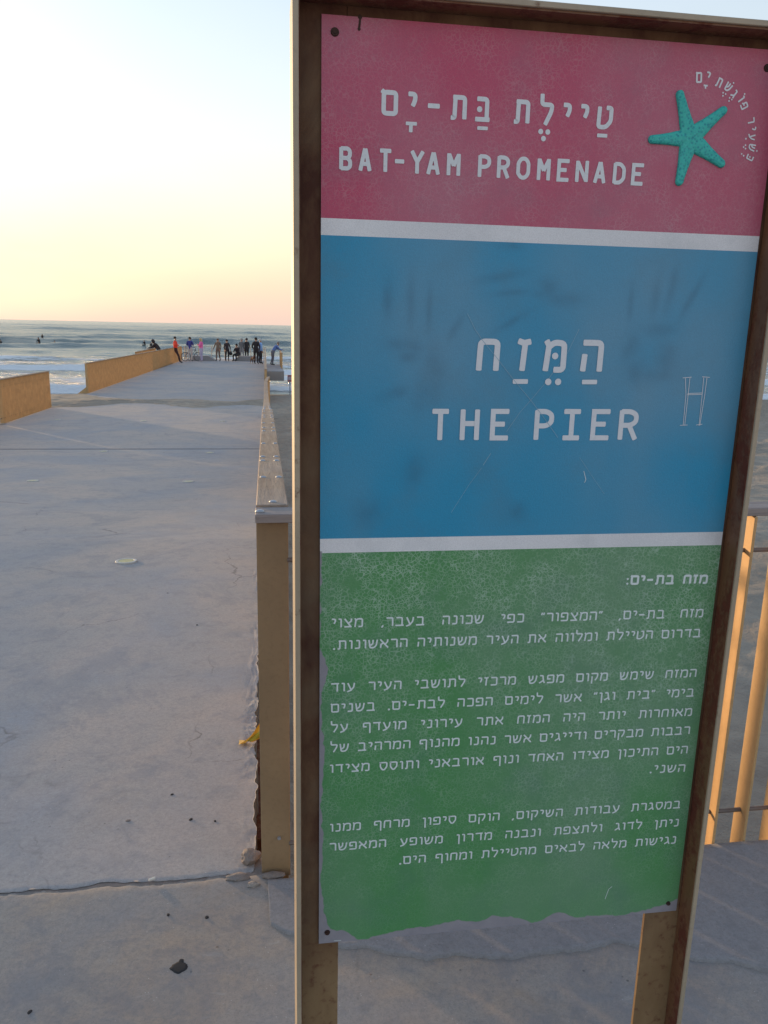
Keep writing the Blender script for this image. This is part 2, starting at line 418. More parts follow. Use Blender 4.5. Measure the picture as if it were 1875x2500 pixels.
# pier deck
xs = np.concatenate([np.linspace(XL, -1.2, 60)[:-1], np.linspace(-1.2, -.95, 30)[:-1], np.linspace(-.95, -.12, 190)[:-1], np.linspace(-.12, 0, 60)])
ys = np.concatenate([np.linspace(0, .06, 10)[:-1], np.linspace(.06, 1.2, 90)[:-1], np.linspace(1.2, 5, 90)[:-1], np.linspace(5, 15, 60)[:-1], np.linspace(15, 64, 120)])
X, Y = np.meshgrid(xs, ys)
Y0 = Y
a = (xs - XL) / (0 - XL)
edgeX = XR + (.012 * (vnoise(ys * 5, ys * 0 + 1.5, 2, 4) - .5) + .016 * (vnoise(ys * 24, ys * 0 + 7.5, 12, 4) - .5)) * 2 * np.clip(1.2 - ys / 6, .1, 1)
X = XL + a[None, :] * (edgeX[:, None] - XL)
Y = Y0 + (1.9572 + edge_noise(X, .013, 4) + edge_noise(X * 3.3, .004, 14)) 
Z = deck_z(Y)
rough_e = np.exp(-((edgeX[:, None] - X) / .045) ** 2) * np.clip(1.2 - Y0 / 5, 0, 1) * np.clip(vnoise(X * 3, Y * 3.5, 77, 3) * 2.6 - .75, .08, 1)
Z = Z + .002 * (vnoise(X * 1.2, Y * 1.2, 41, 2) - .5) + rough_e * (.012 * (vnoise(X * 14, Y * 14, 6, 2) - .62) + .014 * (vnoise(X * 48, Y * 48, 16, 3) - .55))
Z -= .006 * np.exp(-(Y0 / .006) ** 2) * vnoise(X * 30, Y * 0, 51, 3)
Z += .0006 * (vnoise(X * 22, Y * 22, 31, 3) - .5) * (Y0 < 6)
v = np.stack([X, Y, Z], -1).reshape(-1, 3); nx, ny = len(xs), len(ys)
i = np.arange(nx - 1)[None, :] + (np.arange(ny - 1) * nx)[:, None]
f = np.stack([i, i + 1, i + 1 + nx, i + nx], -1).reshape(-1, 4)
idx = np.arange(nx * ny).reshape(ny, nx)
def skirt(ids, v, f, dz):
    n0 = len(v); lo = v[ids].copy(); lo[:, 2] -= dz; v = np.concatenate([v, lo]); k = np.arange(len(ids) - 1)
    return v, np.concatenate([f, np.stack([ids[:-1], ids[1:], n0 + k + 1, n0 + k], -1)])
for ids in (idx[0], idx[-1], idx[:, 0], idx[:, -1]): v, f = skirt(ids, v, f, .55)
np_obj('pier_deck', v, f, M['deck'], kind='structure')
MB().box(XL, .03, 1.90, 2.02, -.06, -.0042).build('joint_bed', M['rubble'], kind='structure')
# saw-cut joint across the deck
mb = MB(); Yj = 15.32
mb.box(XL, XR - .02, Yj - .014, Yj + .014, deck_z(Yj) - .02, deck_z(Yj) + .0065)
mb.build('deck_joint', plain('joint filler', (.16, .155, .16), .9), kind='structure')
# pier piles under the far deck
for n, (Yp, Xp) in enumerate([(y, x) for y in (36, 44, 52, 60) for x in (-5.4, -.9)]):
    mb = MB(); mb.tube((Xp, Yp, -5), (Xp, Yp, deck_z(Yp) - .3), .35, .35, 14)
    mb.build('pile', M['block'], smooth=True, label='round concrete pile carrying the pier deck', cat='pile', group='piles under the pier')

# beach
def shore_y(X): return np.where(X > 1.5, np.maximum(57 - .87 * (X - 1.5), 31), 57 + .15 * np.maximum(X - 1.5, -40))
def beach_z(X, Y):
    sy = shore_y(X)
    top = np.interp(Y, [0, 2, 12, 24, 30], [-.6, -.62, -.92, -1.03, -1.12])
    t0 = np.minimum(26, sy - 14)
    base = np.interp(t0, [0, 2, 12, 24, 30], [-.6, -.62, -.92, -1.03, -1.12])
    u = np.clip((Y - t0) / (sy - t0), 0, 2.0)
    z = np.where(Y < t0, top, base + (SEA - base) * np.where(u < 1, u ** 1.15, 1 + (u - 1) * 1.2))
    under = np.clip((X + 6.05) / .25, 0, 1) * np.clip((-.05 - X) / .25, 0, 1)
    z = z - .5 * under * (Y > 1)
    dry = np.clip((z + 2.9) / .5, 0, 1)
    z = z + dry * (.16 * (vnoise(X * .35, Y * .35, 3, 2) - .5) + .085 * (vnoise(X * 2.6, Y * 2.6, 7, 2) - .5) + .04 * (vnoise(X * 7, Y * 7, 12, 2) - .5)) * (1 - under)
    # wind-blown bank
    z = z + .75 * np.exp(-((X - 15.5) / 4.0) ** 2) * np.clip(1 - np.abs(Y - 20.5 + .2 * (X - 15)) / 1.6, 0, 1) ** .7
    return z
xs = np.concatenate([np.linspace(-90, -14, 80)[:-1], np.linspace(-14, -6, 60)[:-1], np.linspace(-6, -.1, 14)[:-1], np.linspace(-.1, 6, 130)[:-1], np.linspace(6, 22, 130)[:-1], np.linspace(22, 110, 90)])
ys = np.concatenate([np.linspace(1.6, 12, 240)[:-1], np.linspace(12, 30, 200)[:-1], np.linspace(30, 75, 160)])
v, f = grid_mesh(xs, ys, beach_z)
np_obj('beach', v, f, M['sand'], kind='structure')

# sand drifted over the deck at the beach access
xs = np.linspace(XL - .3, XR + .03, 120); ys = np.linspace(24.2, 30.2, 90)
def drift(X, Y):
    c = 26.6 + .5 * np.sin(X * 1.1) + .16 * X
    h = .075 * np.clip(1 - np.abs(Y - c) / (1.3 + .5 * np.sin(X * 2)), 0, 1) * (.25 + 1.2 * vnoise(X * 1.6, Y * 1.6, 5, 3)) - .012
    h += .05 * np.clip((X + .9) / .8, 0, 1) * np.clip(1 - np.abs(Y - 26.2) / 1.6, 0, 1)
    h += .05 * np.clip((-5.2 - X) / 1.0, 0, 1) * np.clip(1 - np.abs(Y - 27.0) / 2.2, 0, 1)
    h += .02 * (vnoise(X * 6, Y * 6, 8, 3) - .5) 
    return deck_z(Y) + h
v, f = grid_mesh(xs, ys, drift)
np_obj('sand', v, f, M['sand'], kind='structure')

# sea
BREAK = [  # distance, height, half width, foam, along-shore phase
    (60.5, .34, 1.1, 1.0, .3), (70, .18, 2.2, .35, 1.2), (81, .50, 1.5, 1.0, 2.0), (95, .25, 3, .35, 4.1), (108, .38, 3.0, .45, .9), (126, .35, 4, .25, 5.1),
    (150, .85, 5, .28, 3.3), (190, 1.15, 6.5, .22, 1.7), (235, .7, 7, .12, 2.7), (290, .9, 9, .1, .2), (370, .8, 11, .06, 4.4), (450, 1.1, 13, .08, 5.6), (600, .9, 18, .0, 1.1), (800, 1.0, 22, .0, 3.1)]
def sea_fn(X, Y):
    z = np.full(X.shape, SEA); foam = np.zeros(X.shape); turb = np.zeros(X.shape)
    for n, (d, h, wd, fo, ph) in enumerate(BREAK):
        L = d * .35 if n < 4 else d * .13
        c = d + wd * 1.4 * np.sin(X / L * 1.3 + ph) + wd * .7 * np.sin(X / L * 3.1 + ph * 2) - .06 * np.abs(X + 3)
        m = .25 + 1.1 * vnoise(X / L * 1.7 + 31 * n, X * 0 + n, 60 + n, 2)
        if n in (0, 2): m = np.clip(m, .7, 1.2)
        m = np.clip(m, .1, 1.3) * (.72 + .56 * vnoise(X / (2.2 + d * .012), Y * .15 + n * 5.0, 90 + n, 3))
        s = Y - c
        prof = np.where(s < 0, np.exp(-(s / (wd * .55)) ** 2), np.exp(-(s / (wd * 1.3)) ** 2))
        z = z + h * m * prof
        foam = np.maximum(foam, fo * m * np.exp(-((s + wd * .25) / (wd * .75)) ** 2))
        foam = np.maximum(foam, fo * .55 * m * np.where(s < 0, np.exp(-(s / (wd * 2)) ** 2), np.exp(-(s / (wd * 5.0)) ** 2)))
    amp = np.clip(Y / 120, .35, 1.2)
    z = z + amp * (.34 * (vnoise(X / 9, Y / 3.6, 70, 2) - .5) + .42 * (vnoise(X / 34, Y / 13, 72, 2) - .5)) + .13 * (vnoise(X / 3.2, Y / 1.5, 77, 2) - .5) * np.clip((260 - Y) / 150, 0, 1)
    foam = foam + .74 * np.clip((150 - Y) / 60, 0, 1) * vnoise(X / 12, Y / 4, 75, 3) + .18 * np.clip((62 - Y) / 6, 0, 1)
    turb = np.clip((170 - Y) / 110, 0, 1)
    z = z - np.clip((58 - Y), 0, 6) * .02
    return z, foam, turb
rows = np.concatenate([np.arange(27, 130, .42), 130 * np.exp(np.arange(0, np.log(1200 / 130), .0042)), np.geomspace(1205, 30000, 60)])
cols = np.concatenate([np.tan(np.radians(np.linspace(-56, -24, 90)))[:-1], np.tan(np.radians(np.linspace(-24, 8, 300)))[:-1], np.tan(np.radians(np.linspace(8, 60, 120)))])
Xg = rows[:, None] * cols[None, :]; Yg = np.repeat(rows[:, None], len(cols), 1)
Zg, Fo, Tu = sea_fn(Xg, Yg)
fade = np.clip((3500 - Yg) / 2000, 0, 1); Zg = SEA + (Zg - SEA) * fade
nx, ny = len(cols), len(rows)
i = np.arange(nx - 1)[None, :] + (np.arange(ny - 1) * nx)[:, None]
f = np.stack([i, i + 1, i + 1 + nx, i + nx], -1).reshape(-1, 4)
np_obj('sea', np.stack([Xg, Yg, Zg], -1).reshape(-1, 3), f, M['sea'], attrs={'foam': Fo, 'turb': Tu}, kind='structure')

# ------------------------------------------------------------------ railings of upright slats under a timber cap
SLAT_H = 1.03
_s = MB().bbox(-.04, .04, -.004, .004, 0, 1, .0012)
def unit_mesh(name, mb, mat):
    me = bpy.data.meshes.new(name); me.from_pydata(mb.v, [], mb.f); me.materials.append(mat); me.update(); return me
SLAT_ME = unit_mesh('slat', _s, M['ochre'])
_b = MB().ball((0, 0, 0), .0105, 12, 6, .38)
BOLT_ME = unit_mesh('bolt', _b, M['bolt']); BOLT_ME.polygons.foreach_set('use_smooth', [True] * len(BOLT_ME.polygons))

def long_railing(x, y0, y1, label, step, drop, joints=None, bolts=None, skip=(), turn=False):
    """a railing that runs along the pier; x is its centre line"""
    root = thing('slat_railing', (x, y0, float(deck_z(y0))), label, 'railing', 'slat railings along the pier')
    L = root.location
    def bend(y): return .016 * max(0.0, y - 20.2) ** 1.8 if turn else 0.0
    n = int((y1 - y0) / step)
    for k in range(n + 1):
        if k in skip: continue
        y = y0 + .004 + k * step
        z = float(deck_z(y)); d = drop if k else .0
        o = link('slat', SLAT_ME, root); o.location = (bend(y) + random.uniform(-.001, .001), y - L.y, z - d - L.z)
        o.scale = (1, 1, SLAT_H - .012 + d); o.rotation_euler = (0, 0, random.uniform(-.02, .02))
    def run(name, dx0, dx1, z0, z1, ya, yb, mat, par):
        ys = sorted([ya] + [q for q in list(PROF[:, 0]) + ([20.2, 21.2, 22.0] if turn else []) if ya < q < yb] + [yb])
        # ease the bends of the ramp
        vs, fs = [], []
        for y in ys:
            z = float(deck_z(y))
            xb = x + bend(y); vs += [(xb + dx0, y, z + z0), (xb + dx1, y, z + z0), (xb + dx1, y, z + z1), (xb + dx0, y, z + z1)]
        for q in range(len(ys) - 1):
            a = q * 4; fs += [(a, a + 4, a + 5, a + 1), (a + 1, a + 5, a + 6, a + 2), (a + 2, a + 6, a + 7, a + 3), (a + 3, a + 7, a + 4, a)]
        fs += [(0, 1, 2, 3), tuple(len(vs) - 4 + q for q in (3, 2, 1, 0))]
        me = bpy.data.meshes.new(name); me.from_pydata([(p[0] - L.x, p[1] - L.y, p[2] - L.z) for p in vs], [], fs)
        bm = bmesh.new(); bm.from_mesh(me); bmesh.ops.recalc_face_normals(bm, faces=bm.faces)
        bmesh.ops.bevel(bm, geom=bm.edges[:], offset=.0022, segments=1, affect='EDGES'); bm.to_mesh(me); bm.free()
        me.materials.append(mat); return link(name, me, par)
    if joints is None:
        joints = list(np.arange(y0 + .03, y1, 2.42)) + [y1 + .02]
    for a, b in zip(joints[:-1], joints[1:]):
        bd = run('cap_board', -.041, .041, SLAT_H - .004, SLAT_H + .020, a + .003, b - .003, M['timber'], root)
        if bolts is not None:
            for y in bolts:
                if a < y < b:
                    for sx in (-.026, .026):
                        o = link('bolt', BOLT_ME, bd); o.location = (sx + random.uniform(-.002, .002), y - L.y, float(deck_z(y)) + SLAT_H + .0205 - L.z)
    for zz in (.12, .86):
        ys = [y0] + [q for q in PROF[:, 0] if y0 < q < y1] + [y1]
        MB().path([(x, y, float(deck_z(y)) + zz) for y in ys], .006, 6).build('rod', M['rod'], root)
    side = 1 if x < -3 else -1
    run('fixing_bar', side * .040, side * (.012 + abs(x - (XL if x < -3 else XR))), -.16, -.10, y0 + .3, y1, M['rust'], root)
    return root

bl = [2.51, 2.95, 3.08, 3.6, 4.28, 4.50, 4.86, 5.38, 5.58, 6.05, 6.5, 6.9, 7.1, 7.9, 8.8, 9.2, 9.4]
rr = long_railing(.013, 1.964, 22.6, 'long slat railing with bolted timber cap starting beside the tall sign', .22, .28,
                  [2.004, 4.40, 6.85, 9.3, 11.7, 14.1, 16.5, 18.9, 20.2, 22.64], bl, turn=True)
o = link('bolt', BOLT_ME, rr); o.location = (.003, 2.045 - 1.964, SLAT_H + .0215 - .004)
# the end plate that closes the railing towards the promenade
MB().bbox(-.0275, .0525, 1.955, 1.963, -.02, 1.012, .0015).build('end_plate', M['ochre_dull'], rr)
MB().tube((.022, 1.957, .105), (.022, 1.950, .105), .005, .005, 8).build('rivet', M['bolt'], rr)
long_railing(.013, 26.9, 62.0, 'far slat railing that passes the fishing platform on the right edge', .15, .28)
long_railing(-6.235, 2.1, 24.36, 'ochre slat railing on the left edge that stops before the beach gap', .15, .28, skip=(118,))
lf = long_railing(-6.235, 29.36, 62.0, 'ochre slat railing on the left edge that the man in red leans on', .15, .28)
mesh_obj('wing', [(-6.27, 29.34, -1.1), (-6.60, 29.30, -1.2), (-6.60, 29.30, -1.04), (-6.27, 29.34, -.78), (-6.27, 29.40, -1.1), (-6.60, 29.36, -1.2), (-6.60, 29.36, -1.04), (-6.27, 29.40, -.78)],
         [(0, 1, 2, 3), (7, 6, 5, 4), (0, 3, 7, 4), (3, 2, 6, 7), (2, 1, 5, 6)], M['ochre'], lf)

# fence along the promenade edge (slats turned end-on to the sea)
FY = 1.957
fr = thing('slat_railing', (.06, FY, 0), 'ochre slat fence across the promenade edge behind the tall sign', 'railing')
for k in range(44):
    o = link('slat', SLAT_ME, fr); o.rotation_euler = (0, 0, math.pi / 2 - math.radians(9) + random.uniform(-.03, .03))
    o.location = (.068 + k * .1, 0, -.25); o.scale = (1, 1, SLAT_H + .238)
for a, b in ((-.0295, 2.2), (2.205, 4.6)):
    MB().bbox(a, b, FY - .014 - .03 + .006, FY + .042, SLAT_H - .010, SLAT_H + .013, .002).build('cap_board', M['timber_x'], fr)
o = link('bolt', BOLT_ME, fr); o.location = (-.018 - .06, -.01, SLAT_H + .0145); o.scale = (1.15, 1.15, 1.15)
for zz in (.085, .913):
    MB().tube((.05, FY, zz), (4.6, FY, zz), .0065, .0065, 8).build('rod', M['rod'], fr)

# ------------------------------------------------------------------ the tall information sign
PY = 1.0847; U0, V0 = .0742, CAM_H + .3741; PW, PH = .62, 1.3492
XI0, XI1 = .0445, .7014; TF = .0072; YF, YB = 1.05, 1.15
sign = thing('information_sign', (.37, 1.10, 0), 'tall steel-framed information sign with pink, blue and green printed bands', 'sign')
ZT = CAM_H + .389
def t_post(x_in, side, web_to):
    root = None
    f = MB(); x_out = x_in + side * TF
    f.bbox(min(x_in, x_out), max(x_in, x_out), YF, YB, -.05, ZT + TF, .0008)
    p = f.build('post', M['frame_edge'], sign)
    # inner side of the flange and the web have lost most of their paint
    x_w = x_in - side * .0012
    MB().box(min(x_in + side * .0004, x_w), max(x_in + side * .0004, x_w), YF + .0035, 1.0875, -.05, ZT - .002).build('rust_scale', M['rust'], p)
    MB().bbox(min(x_in, web_to), max(x_in, web_to), 1.0885, 1.0955, -.05, ZT - .0005, .0006).build('web', M['frame_web'], p)
    return p
p_l = t_post(XI0, -1, .106)
p_r = t_post(XI1, 1, .639)
MB().bbox(XI0 + .0005, XI1 - .0005, YF, YB, ZT, ZT + TF, .0008).build('top_rail', M['frame_edge'], sign)
MB().box(XI0 + .062, XI1 - .063, 1.0883, 1.0952, ZT - .062, ZT - .001).build('top_web', M['frame_web'], sign)
MB().box(XI0 + .001, XI1 - .001, YF + .004, 1.088, ZT - .0025, ZT + .0004).build('rust_scale', M['rust'], sign)

def uv_of(px, py):
    q = at_y(px, py, PY); return q.x - U0, V0 - q.z          # metres right of, below the panel's top left corner

B1, B2, B3, B4 = .2334, .2546, .6648, .6855
# printed panel
nu, nv = 208, 450
us = np.linspace(0, PW, nu); vs = np.linspace(0, PH, nv)
Ug, Vg = np.meshgrid(us, vs)
def blob(px, py, rx, ry, ang=0):
    u, v = uv_of(px, py); k = 1 / 1720
    du, dv = (Ug - u), (Vg - v); c, s = math.cos(ang), math.sin(ang)
    a, b = du * c + dv * s, -du * s + dv * c
    return np.exp(-((a / (rx * k)) ** 2 + (b / (ry * k)) ** 2))
wob = vnoise(Ug * 60, Vg * 60, 90, 3)
sm = np.zeros_like(Ug)
for a in [  # two hand prints and other greasy smears
    (947, 735, 12, 45, 0), (1003, 730, 10, 55, 0), (1048, 758, 7, 52, 0), (1112, 800, 9, 34, .5), (1060, 885, 22, 40, -.2), (1040, 960, 32, 42, .5), (990, 845, 45, 16, .1), (965, 960, 40, 14, -.3), (1000, 870, 26, 14, 0),
    (1540, 740, 8, 40, 0), (1602, 720, 12, 45, .1), (1640, 705, 12, 55, .15), (1690, 725, 9, 62, .45), (1540, 850, 24, 40, .1), (1555, 905, 30, 30, 0), (1625, 880, 28, 40, .2), (1600, 915, 55, 16, 0), (1610, 805, 45, 16, 0), (1590, 810, 14, 12, 0),
    (1340, 705, 32, 24, .2), (1375, 730, 45, 18, 0), (1320, 715, 22, 12, 0), (1250, 785, 50, 8, -.55), (1225, 675, 60, 10, -.2), (1250, 715, 45, 7, -.1), (1245, 600, 25, 10, 0), (1265, 1250, 22, 24, 0), (900, 1250, 40, 40, 0), (1010, 1150, 30, 40, .3)]:
    sm = np.maximum(sm, blob(*a))
sm = np.clip(sm * (.35 + 1.1 * wob), 0, 1)
# print peeled back from the sheet along the lower edge and lower left side
pl = np.full_like(Ug, -1.0)
bx = np.array([775, 800, 835, 870, 900, 950, 1000, 1060, 1120, 1180, 1230, 1270, 1300, 1340, 1380, 1430, 1500, 1560, 1600, 1630, 1650])
by = np.array([60, 105, 70, 30, 22, 38, 52, 50, 62, 72, 58, 40, 24, 34, 52, 24, 22, 28, 32, 60, 80])
bu = np.array([uv_of(x, 2290 - (x - 775) * .09)[0] for x in bx])
hb = np.interp(Ug, bu, by * .5 / 1640) + .032 * (vnoise(Ug * 30, Vg * 20, 3, 5) - .5)
pl = np.maximum(pl, (hb - (PH - Vg)) / .010)
ly = np.array([1340, 1500, 1580, 1605, 1640, 1665, 1700, 1780, 1850, 1900, 1960, 2020, 2080, 2130, 2180, 2230, 2290])
lw = np.array([2, 4, 8, 22, 34, 30, 10, 14, 26, 16, 10, 16, 20, 10, 14, 30, 60])
lv = np.array([uv_of(780, y)[1] for y in ly])
wl = np.interp(Vg, lv, lw * .55 / 1750) + .008 * (vnoise(Ug * 60, Vg * 90, 6, 3) - .5)
pl = np.maximum(pl, np.where(Vg > B4, (wl - Ug) / .008, -1))
# greying in cloudy patches (sun-bleached print)
bleach = np.clip(vnoise(Ug * 7, Vg * 5, 17, 3) * 1.6 - .45, 0, 1)
def panel_mat():
    t = NT('printed panel'); sm_, pl_, vv, bl_ = t.attr('smudge'), t.attr('peel'), t.attr('down'), t.attr('bleach')
    W, P, B, G = (.76, .78, .82), (.48, .062, .140), (.018, .27, .47), (.080, .285, .100)
    nrm = 1 / PH
    band = t.ramp(vv, [(0, P), (B1 * nrm, W), (B2 * nrm, B), (B3 * nrm, W), (B4 * nrm, G)], 'CONSTANT')
    isb = t.ramp(vv, [(0, 1.0), (B1 * nrm, 0.0), (B2 * nrm, .0), (B3 * nrm, 0.0), (B4 * nrm, 1.0)], 'CONSTANT')
    c = t.mix(t.math('MULTIPLY', bl_, .28), band, (.36, .38, .43))
    isblue = t.ramp(vv, [(0, 0.0), (B2 * nrm, 1.0), (B3 * nrm, 0.0)], 'CONSTANT')
    c = t.mix(t.math('MULTIPLY', isblue, t.math('MULTIPLY', t.math('SUBTRACT', 1.0, bl_), .35)), c, (.008, .29, .55))
    # crackle of the varnish: pale lines round cells of 5-8 mm
    dn = t.n('ShaderNodeTexNoise'); t.l(t.pos, dn.inputs['Vector']); dn.inputs['Scale'].default_value = 90
    va = t.n('ShaderNodeVectorMath', operation='MULTIPLY_ADD'); t.l(dn.outputs['Color'], va.inputs[0]); va.inputs[1].default_value = (.006, .006, .006); t.l(t.pos, va.inputs[2])
    lines = None
    for scv, wd in ((175, .085), (85, .035)):
        vo = t.n('ShaderNodeTexVoronoi', feature='DISTANCE_TO_EDGE'); t.l(va.outputs[0], vo.inputs['Vector']); vo.inputs['Scale'].default_value = scv
        q = t.ramp(vo.outputs['Distance'], [(wd * .35, 1.0), (wd, 0.0)])
        lines = q if lines is None else t.math('MAXIMUM', lines, q)
    gate = t.math('MULTIPLY', t.ramp(t.noise(26, 5, .7), [(.36, .08), (.60, 1.0)]), t.ramp(t.noise(6, 4, .6), [(.32, .45), (.58, 1.0)]))
    vert = t.ramp(vv, [(0, .24), (B1 * nrm, .22), (B4 * nrm, .9), (.70, .52), (.86, .36), (.97, .12)])
    lf = t.math('MULTIPLY', t.math('MULTIPLY', lines, gate), t.math('MULTIPLY', vert, isb))
    lightc = t.mix(.50, c, (.66, .78, .74))
    c = t.mix(lf, c, lightc)
    # upright hair scratches
    vl = t.noise(1.0, 5, .8, t.scale(t.pos, (420, 1, 2.2)))
    c = t.mix(t.math('MULTIPLY', t.ramp(vl, [(.64, 0.0), (.74, .32)]), isb), c, lightc)
    gr = t.noise(900, 2); c = t.mix(t.ramp(gr, [(.35, .16), (.6, 0.0)]), c, (.05, .06, .08))
    c = t.mix(t.math('MULTIPLY', sm_, .26), c, (.025, .06, .11))
    mot = t.noise(11, 5, .6); c = t.mix(t.ramp(mot, [(.5, 0.0), (.75, .22)]), c, (.10, .16, .20))
    pm = t.ramp(t.math('ADD', t.math('MULTIPLY', pl_, .5), .5), [(.46, 0.0), (.56, 1.0)])
    met = t.mix(t.noise(60, 4), (.22, .22, .26), (.32, .31, .35))
    c = t.mix(pm, c, met)
    t.col(c); t.rough(t.mix(pm, (.42, .42, .42), (.5, .5, .5))); t.spec(.4)
    t.bump(t.math('ADD', t.math('MULTIPLY', lines, -.3), t.math('MULTIPLY', pm, -.6)), .25, .001)
    return t.m
L = sign.location
v = np.stack([U0 + Ug - L.x, np.full_like(Ug, PY - L.y), V0 - Vg - L.z], -1).reshape(-1, 3)
i = np.arange(nu - 1)[None, :] + (np.arange(nv - 1) * nu)[:, None]
f = np.stack([i, i + nu, i + 1 + nu, i + 1], -1).reshape(-1, 4)
idx = np.arange(nu * nv).reshape(nv, nu)
attrs = dict(smudge=sm, peel=pl, down=Vg / PH, bleach=bleach)
panel = np_obj('panel', v, f, panel_mat(), sign, smooth=False, attrs=attrs)
MB().box(U0, U0 + PW, PY + .0004, 1.0878, V0 - PH, V0).build('backing_sheet', plain('sheet metal', (.30, .30, .34), .45, .6), panel)

# ---- lettering: a stroke alphabet, one mesh per line
def rounded(pts, r):
    if len(pts) < 3 or r <= 0: return pts
    closed = pts[0] == pts[-1]
    P = [Vector((p[0], p[1])) for p in pts]; out = []
    n = len(P)
    for i, p in enumerate(P):
        if i in (0, n - 1) and not closed: out.append(p); continue
        if closed and i == n - 1: break
        a = P[i - 1] if i > 0 else P[n - 2]; b = P[i + 1]
        da, db = a - p, b - p; rr = min(r, da.length * .48, db.length * .48)
        p0, p1 = p + da.normalized() * rr, p + db.normalized() * rr
        for t in (0, .25, .5, .75, 1): out.append(p0 * (1 - t) ** 2 + p * 2 * t * (1 - t) + p1 * t * t)
    if closed: out.append(out[0].copy())
    return [(q.x, q.y) for q in out]

def stroke(pts, hw):
    """ribbon of half width hw along pts, with soft square ends"""
    P = [Vector(p) for p in pts]
    P = [p for i, p in enumerate(P) if i == 0 or (p - P[i - 1]).length > 1e-7]
    closed = (P[0] - P[-1]).length < 1e-6
    if closed: P = P[:-1]
    n = len(P); L_, R_ = [], []
    for i in range(n):
        if closed: a, b = P[i - 1], P[(i + 1) % n]
        else: a, b = P[max(i - 1, 0)], P[min(i + 1, n - 1)]
        d0 = (P[i] - a); d1 = (b - P[i])
        if d0.length < 1e-9: d0 = d1
        if d1.length < 1e-9: d1 = d0
        d0, d1 = d0.normalized(), d1.normalized()
        t = (d0 + d1)
        t = t.normalized() if t.length > 1e-6 else d1
        nn = Vector((-t.y, t.x)); k = hw / max(.45, nn.dot(Vector((-d1.y, d1.x))))
        L_.append(P[i] + nn * k); R_.append(P[i] - nn * k)
    if not closed:
        for e, q in ((0, 1), (n - 1, n - 2)):
            d = (P[e] - P[q]).normalized(); nn = Vector((-d.y, d.x))
            s = 1 if e else -1
            l2, r2 = P[e] + nn * (hw * .55) * s + d * hw * .22, P[e] - nn * (hw * .55) * s + d * hw * .22
            if e == 0: L_.insert(0, l2); R_.insert(0, r2)
            else: L_.append(l2); R_.append(r2)
    m = len(L_); vs = L_ + R_
    rng_ = range(m) if closed else range(m - 1)
    return [(q.x, q.y) for q in vs], [(k_, m + k_, m + (k_ + 1) % m, (k_ + 1) % m) for k_ in rng_]

